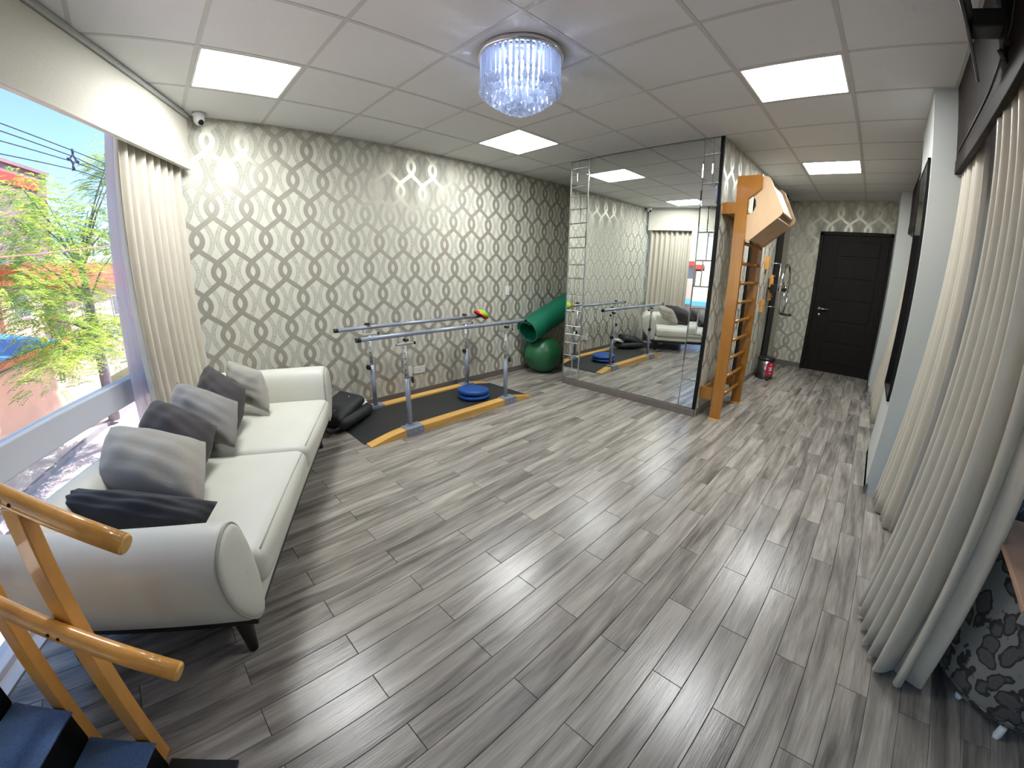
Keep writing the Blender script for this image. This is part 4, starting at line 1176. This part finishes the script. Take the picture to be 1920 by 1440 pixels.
for side in (-0.035, wid + 0.035):
    for m, zt in ((-0.045, 0.972), (-0.285, 1.077), (-0.60, 1.21)):
        MB().box(-m - 0.026, -m + 0.026, side - 0.023, side + 0.023, 0.0, zt - 0.01, 0.004, SMx).build('post', M_['railwood'], ts)
    for h in (0.953, 0.60):
        q = -0.060 if side < 0 else 0.060
        sd_ = side + (0 if h > 0.9 else (0.046 if side < 0 else -0.046))
        p = [railpt(m, sd_, h - 0.435 * m) for m in (0.220 if h > 0.9 else 0.245, 0.1, -0.1, -0.3, -0.5, -0.62)]
        rl = MB().tube(p, 0.0255, 18).build('handrail', M_['railwood'], ts)
        e = (p[0] - p[1]).normalized()
        MB().tube([p[0], p[0] + e * 0.002, p[0] + e * 0.006], [0.0255, 0.0245, 0.021], 18).build('rail_end', M_['beam'], rl)
        for m in (-0.032, -0.058):
            c = railpt(m, sd_ + (0.0235 if side < 0 else -0.0235), h - 0.435 * m + 0.006)
            MB().tube([c, c + (SMx.to_3x3() @ Vector((0, 0.003 if side < 0 else -0.003, 0)))], 0.005, 8).build('screw_hole', M_['darkwood'], rl)

# ------------------------------------------------------------------ television on a swivel bracket, seen edge-on
tv = thing('television', 'flat television on a wall bracket seen edge-on at the pelmet', 'television', (1.62, -4.12, 2.36))
tx = Vector((1.0, -0.208, 0)).normalized(); nn_ = Vector((0.208, 1.0, -0.145)).normalized(); tz = tx.cross(nn_)
TM = Matrix(((tx.x, nn_.x, tz.x, 1.50), (tx.y, nn_.y, tz.y, -4.040), (tx.z, nn_.z, tz.z, 2.425), (0, 0, 0, 1)))
MB().box(-0.36, 0.36, -0.006, 0.006, -0.205, 0.205, 0.003, TM).build('casing', M_['blackplastic'], tv)
MB().box(-0.35, 0.35, 0.0062, 0.0072, -0.195, 0.198, 0.0, TM).build('screen', M_['blackglass'], tv)
MB().box(-0.08, 0.16, -0.030, -0.006, -0.10, 0.10, 0.003, TM).build('mount_plate', M_['blackplastic'], tv)
MB().box(1.58, 1.68, -4.2095, -4.192, 2.25, 2.43, 0.003).build('bracket_plate', M_['blackplastic'], tv)
MB().box(1.56, 1.66, -4.193, -4.085, 2.305, 2.375, 0.006).build('bracket_arm', M_['blackplastic'], tv)
MB().tube([(1.60, -4.2, 2.27), (1.58, -4.19, 2.19), (1.57, -4.17, 2.23)], 0.010, 6).build('tilt_lever', M_['blackplastic'], tv)
MB().tube([(1.16, -4.204, 2.60), (1.28, -4.204, 2.40), (1.5, -4.204, 2.29), (2.0, -4.205, 2.24), (2.9, -4.205, 2.225)], 0.004, 6).build('cable', M_['blackplastic'], tv)

# ------------------------------------------------------------------ floral armchair with a carton on it
fa = thing('armchair', 'floral tapestry tub armchair behind the satin curtain', 'armchair', (1.65, -4.755, 0))
rows = []
def tub(r, z, a): 
    sx, sy = 0.40, 0.33
    c, s = math.cos(a), math.sin(a); k = (abs(c) ** 2.4 + abs(s) ** 2.4) ** (-1 / 2.4)
    return Vector((1.65 + sx * r * k * c, -4.755 + sy * r * k * s, z))
ang = [2 * PI * k / 56 for k in range(56)]
for r, z in ((0.82, 0.055), (0.95, 0.06), (1.0, 0.10), (1.0, 0.20), (0.975, 0.36), (0.945, 0.52), (0.91, 0.60), (0.85, 0.64), (0.76, 0.645), (0.70, 0.62), (0.68, 0.50), (0.66, 0.42), (0.3, 0.43), (0.01, 0.43)):
    rows.append([tub(r, z, a) for a in ang])
MB().grid(rows, closed=True).add(rows[0], [tuple(range(56))]).build('upholstery', M_['floral'], fa)
pp = [tub(1.004, 0.098, a) for a in ang]; MB().tube(pp + [pp[0]], 0.006, 6, cap=False).build('welt', M_['floral'], fa)
pp = [tub(0.86, 0.643, a) for a in ang]; MB().tube(pp + [pp[0]], 0.006, 6, cap=False).build('welt', M_['floral'], fa)
for a in (0.7, 2.4, 3.9, 5.5):
    p = tub(0.80, 0, a); MB().lathe([(0.0, 0.0), (0.014, 0.0), (0.018, 0.012), (0.016, 0.058), (0.0, 0.058)], (p.x, p.y, 0), 12).build('foot', M_['whiteplastic'], fa)
p = tub(0.96, 0, 3.02); MB().lathe([(0.0, 0.0), (0.014, 0.0), (0.018, 0.012), (0.016, 0.06), (0.0, 0.06)], (p.x, p.y, 0), 12).build('foot', M_['whiteplastic'], fa)
ot = thing('overbed_table', 'tan wooden table top reaching over the floral armchair', 'side table', (1.03, -5.0, 0))
MB().box(0.975, 1.55, -5.04, -4.395, 0.682, 0.70, 0.004).build('table_top', M_['carton'], ot)
MB().box(0.972, 0.978, -4.43, -4.393, 0.66, 0.702, 0.0).build('corner_plate', M_['steel'], ot)
MB().box(1.0, 1.06, -5.06, -5.0, 0.03, 0.682, 0.004).build('column', M_['steel'], ot)
MB().box(0.78, 1.12, -5.07, -4.99, 0.0, 0.03, 0.004).build('base', M_['steel'], ot)
# ------------------------------------------------------------------ the street outside (second-floor view)
def ST(a, b, z):                       # a along the street, b away from the window
    return W(-4.13 - 0.988 * a + 0.157 * b, -7.46 - 0.157 * a - 0.988 * b, z)
GZ = -3.2
def stbox(b, a0, a1, b0, b1, z0, z1):
    v = [ST(x, y, z) for z in (z0, z1) for x, y in ((a0, b0), (a1, b0), (a1, b1), (a0, b1))]
    return b.add(v, [(0, 3, 2, 1), (4, 5, 6, 7), (0, 1, 5, 4), (1, 2, 6, 5), (2, 3, 7, 6), (3, 0, 4, 7)])
M_['road'] = mat('road_concrete', srgb(214, 196, 196), 0.9, noise=(0.8, 0.06))
M_['mosaic'] = mat('pavement_mosaic', srgb(226, 216, 210), 0.9, noise=(2.2, 0.16))
M_['kerb'] = mat('kerb_stone', srgb(150, 142, 146), 0.9)
M_['salmon'] = mat('salmon_render', srgb(214, 170, 154), 0.9, noise=(1.2, 0.07))
M_['pinkwall'] = mat('beige_render', srgb(206, 178, 164), 0.9, noise=(1.0, 0.08))
M_['clay'] = mat('clay_tile', srgb(200, 108, 82), 0.8, noise=(6, 0.15))
M_['tarp'] = mat('blue_sheet', srgb(70, 140, 200), 0.5)
M_['tower'] = mat('tower_render', srgb(150, 120, 130), 0.9, noise=(0.6, 0.1))
M_['redpaint'] = mat('red_paint', srgb(204, 70, 60), 0.7)
M_['winglass'] = mat('dark_window', srgb(90, 94, 110), 0.15)
def stone(o, lab, nm): struct(o, lab); return o
o = stbox(MB(), -14, 40, -12, 0, GZ - 0.3, GZ).build('street', M_['road']); struct(o, 'pale street surface below the window')
o = stbox(MB(), -14, 40, 0.12, 1.3, GZ - 0.2, GZ + 0.14).build('pavement', M_['mosaic']); struct(o, 'pale mosaic pavement across the street')
o = stbox(MB(), -14, 40, 0.0, 0.12, GZ - 0.2, GZ + 0.15).build('kerb', M_['kerb']); struct(o, 'grey kerb stone line along the pavement')
# low salmon house with clay coping and a blue sheet roof
h1 = thing('house', 'low salmon-walled house with clay tile edge and blue roof sheet', 'building', tuple(ST(4, 3, GZ)))
stbox(MB(), -10, 9.5, 1.3, 4.2, GZ, -0.45).build('wall', M_['salmon'], h1)
stbox(MB(), -10, 9.5, 1.22, 1.30, -0.62, -0.55).build('string_course', M_['kerb'], h1)
MB().add([ST(-10, 1.1, -0.22), ST(6.6, 1.1, -0.22), ST(6.6, 3.6, 0.32), ST(-10, 3.6, 0.32), ST(-10, 1.1, -0.26), ST(6.6, 1.1, -0.26), ST(6.6, 3.6, 0.28), ST(-10, 3.6, 0.28)],
         [(0, 1, 2, 3), (7, 6, 5, 4), (0, 4, 5, 1), (1, 5, 6, 2), (2, 6, 7, 3), (3, 7, 4, 0)]).build('blue_sheet', M_['tarp'], h1)
tl = MB(); tl.tube([Vector((0, 0, 0)), Vector((0, 0.34, 0.05))], 0.075, 10)
tme = tl.mesh('roof_tile', M_['clay'])
ih = world_of(h1).inverted()
for k in range(86):
    a = -3.5 + 0.15 * k
    p = ST(a, 0.98, -0.33)
    q = (ST(a, 1.98, 0) - ST(a, 0.98, 0)).normalized()
    rot = Matrix(((q.y, q.x, 0, 0), (-q.x, q.y, 0, 0), (0, 0, 1, 0), (0, 0, 0, 1)))
    inst('roof_tile', tme, h1, ih @ Matrix.Translation(p) @ rot)
# beige upper building behind with windows and a red roof
h2 = thing('house', 'beige upper-storey house with dark windows behind the street tree', 'building', tuple(ST(8, 7, GZ)))
stbox(MB(), -6, 11.5, 4.3, 9.5, GZ, 1.75).build('wall', M_['pinkwall'], h2)
stbox(MB(), -6.3, 11.8, 4.0, 9.8, 1.75, 1.95).build('eave', M_['redpaint'], h2)
for a in (0.6, 3.6, 6.4, 9.2):
    wf_ = stbox(MB(), a, a + 1.15, 4.24, 4.31, 0.45, 1.45).build('window', M_['alu'], h2)
    stbox(MB(), a + 0.07, a + 0.54, 4.22, 4.25, 0.52, 1.38).build('pane', M_['winglass'], wf_)
    stbox(MB(), a + 0.61, a + 1.08, 4.22, 4.25, 0.52, 1.38).build('pane', M_['winglass'], wf_)
for a in (2.6, 5.4, 8.3): stbox(MB(), a, a + 0.22, 4.12, 4.32, GZ, 1.75).build('pilaster', M_['salmon'], h2)
h3 = thing('house', 'red-roofed house at the right edge of the street view', 'building', tuple(ST(16, 6, GZ)))
stbox(MB(), 12, 24, 3.6, 8, GZ, 1.3).build('wall', M_['pinkwall'], h3)
rf = MB().add([ST(11.7, 3.2, 1.3), ST(24.3, 3.2, 1.3), ST(24.3, 6, 2.75), ST(11.7, 6, 2.75), ST(11.7, 8.4, 1.3), ST(24.3, 8.4, 1.3)], [(0, 1, 2, 3), (3, 2, 5, 4), (0, 3, 4), (1, 5, 2), (0, 4, 5, 1)])
rf.build('roof', M_['redpaint'], h3)
for a in (13.2, 16.4, 19.4):
    wf_ = stbox(MB(), a, a + 1.2, 3.54, 3.62, -0.3, 0.8).build('window', M_['alu'], h3)
    stbox(MB(), a + 0.08, a + 1.12, 3.52, 3.55, -0.22, 0.72).build('pane', M_['winglass'], wf_)
tw = thing('tower_block', 'tall mauve building with a red band above the tree', 'building', tuple(ST(22, 18, GZ)))
stbox(MB(), 8, 30.6, 14, 22, GZ, 10.4).build('wall', M_['tower'], tw)
stbox(MB(), 7.9, 29.2, 13.9, 14.02, 9.0, 9.8).build('red_band', M_['redpaint'], tw)
stbox(MB(), 7.8, 30.8, 13.8, 22.2, 10.4, 10.65).build('parapet', M_['tower'], tw)
for k in range(8):
    for zf in (2.5, 5.4):
        wf_ = stbox(MB(), 9 + 2 * k, 10.1 + 2 * k, 13.92, 14.02, zf, zf + 1.3).build('window', M_['winglass'], tw)

# ------------------------------------------------------------------ street tree: trunk, boughs, feathery crown
clusters = [(-6.64, -7.0, 3.83), (-8.09, -7.5, 3.74), (-5.71, -6.5, 2.99), (-7.16, -7.0, 3.01), (-8.85, -7.5, 3.09), (-10.36, -7.8, 3.69), (-10.04, -7.5, 2.91), (-11.29, -7.5, 5.55), (-11.04, -7.2, 4.96), (-11.35, -7.8, 4.65), (-5.33, -6.2, 2.28), (-7.08, -6.8, 2.35), (-5.92, -6.4, 1.73), (-4.73, -6.0, 1.55), (-7.29, -6.8, 1.56), (-5.58, -6.2, 1.28), (-8.78, -7.2, 1.95), (-10.77, -7.5, 3.12), (-10.58, -7.2, 2.41), (-8.91, -7.0, 0.42), (-9.03, -6.6, 0.3), (-7.69, -6.6, 0.28), (-8.79, -6.4, -0.23), (-6.16, -6.2, 0.07), (-6.99, -6.4, -0.02), (-5.59, -6.0, -0.06), (-6.34, -6.6, 0.75), (-8.91, -7.4, 1.37)]
base_t = W(-10.45, -8.35, GZ + 0.14)
tr = thing('street_tree', 'feathery bright green street tree outside the window', 'tree', tuple(base_t))
MB().tube([base_t, W(-10.33, -8.2, -1.43), W(-10.21, -8.1, -0.18), W(-10.05, -8.0, 0.76), W(-9.7, -7.8, 1.68), W(-9.4, -7.7, 2.6)], [0.19, 0.17, 0.15, 0.13, 0.10, 0.06], 10).build('trunk', M_['bark'], tr)
rg = random.Random(21)
for k, c in enumerate(clusters):
    st_ = W(-10.21, -8.1, -0.1) if c[2] < 1.0 else (W(-10.0, -7.98, 0.9) if c[2] < 2.5 else W(-9.6, -7.75, 1.9))
    e = W(c[0], c[1], c[2]); m1 = st_.lerp(e, 0.5) + Vector((0, 0, 0.18 if c[2] > 1 else 0.12))
    MB().tube([st_, m1, e], [0.045, 0.028, 0.010], 6).build('branch', M_['bark'], tr)
def foliage(cl, per, rad, seed):
    rg = random.Random(seed); v = []; f = []
    for c in cl:
        ctr = W(c[0], c[1], c[2])
        for q in range(per):
            d = Vector((rg.gauss(0, 1), rg.gauss(0, 1), rg.gauss(0, 0.55)))
            p = ctr + d.normalized() * rad * rg.random() ** 0.6 * Vector((1, 1, 0.7)).length / 1.6
            out = Vector((d.x, d.y, rg.uniform(-0.25, 0.35))).normalized()
            side = out.cross(Vector((0, 0, 1))).normalized(); L = rg.uniform(0.28, 0.46); wdt = rg.uniform(0.085, 0.125)
            n = 7
            for k in range(1, n + 1):                       # leaflets in pairs along a drooping stalk
                t = k / n; a = p + out * (L * t) - Vector((0, 0, 0.16 * L * t * t * 2.2))
                ww = wdt * (1 - 0.55 * abs(t - 0.45)); lw = L / n * 0.42
                for sgn in (-1, 1):
                    tip = a + side * (sgn * ww) + out * (0.03) - Vector((0, 0, 0.02))
                    o = len(v); v += [tuple(a - out * lw), tuple(a + side * (sgn * ww * 0.5) - out * lw * 0.9), tuple(tip), tuple(a + side * (sgn * ww * 0.5) + out * lw)]
                    f.append((o, o + 1, o + 2, o + 3))
    b = MB(); b.v = v; b.f = f; b.sm = [False] * len(f); return b
def fol_obj(cl, per, rad, seed, m):
    b = foliage(cl, per, rad, seed); M = world_of(tr).inverted()
    me = bpy.data.meshes.new('foliage'); me.from_pydata([M @ Vector(p) for p in b.v], [], b.f); me.materials.append(m)
    o = bpy.data.objects.new('foliage', me); o.parent = tr; COL.objects.link(o); o['kind'] = 'stuff'; return o
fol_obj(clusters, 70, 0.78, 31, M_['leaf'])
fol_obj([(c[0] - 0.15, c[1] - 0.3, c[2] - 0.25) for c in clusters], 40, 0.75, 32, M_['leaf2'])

# ------------------------------------------------------------------ overhead cables with a spacer
M_['cable'] = mat('cable_black', srgb(50, 54, 84), 0.6)
cab = ([(-3.81, 4.28), (-5.85, 4.21), (-7.07, 4.16)], [(-3.80, 4.15), (-5.84, 4.09), (-7.04, 3.98)], [(-3.80, 3.98), (-5.83, 3.98), (-7.04, 3.93)], [(-3.79, 3.76), (-5.82, 3.82), (-7.02, 3.80)])
for k, c in enumerate(cab):
    p0, p1, p2 = [W(s, -5.0, z) for s, z in c]
    far = p2 + (p2 - p1).normalized() * 14; near = p0 - (p1 - p0).normalized() * 9
    o = MB().tube([near, p0, p1, p2, far], 0.011, 6).build('power_cable', M_['cable'], base=tuple(p1))
    tag(o, 'overhead power cable crossing the sky, %s of the four' % ('topmost', 'second', 'third', 'lowest')[k], 'cable', 'overhead power cables')
sp_ = thing('cable_spacer', 'diamond-shaped insulator spacer on the overhead cables', 'insulator', tuple(W(-5.84, -5.0, 3.82)))
def sx_(ds, z): return W(-5.84 + ds, -5.0, z)
MB().tube([sx_(0, 4.12), sx_(0.10, 4.03), sx_(0, 3.92), sx_(-0.10, 4.03), sx_(0, 4.12)], 0.022, 6, cap=False).build('frame', M_['cable'], sp_)
MB().tube([sx_(0, 4.24), sx_(0, 4.10)], [0.035, 0.02], 8).build('top_insulator', M_['cable'], sp_)
MB().tube([sx_(0, 3.93), sx_(0, 3.80)], [0.02, 0.04], 8).build('bottom_insulator', M_['cable'], sp_)
for q in (-1, 1): MB().tube([sx_(0.09 * q, 4.03), sx_(0.17 * q, 4.00)], [0.02, 0.035], 8).build('side_insulator', M_['cable'], sp_)
p = [W(-2.5, -5.2, 2.02), W(-3.57, -5.2, 2.05), W(-4.94, -5.2, 2.11), W(-6.85, -5.2, 2.27), W(-12, -5.2, 2.9)]
tag(MB().tube(p, 0.014, 6).build('telephone_cable', mat('red_cable', srgb(200, 120, 130), 0.7), base=tuple(p[2])), 'thin reddish cable sagging across the tree', 'cable')
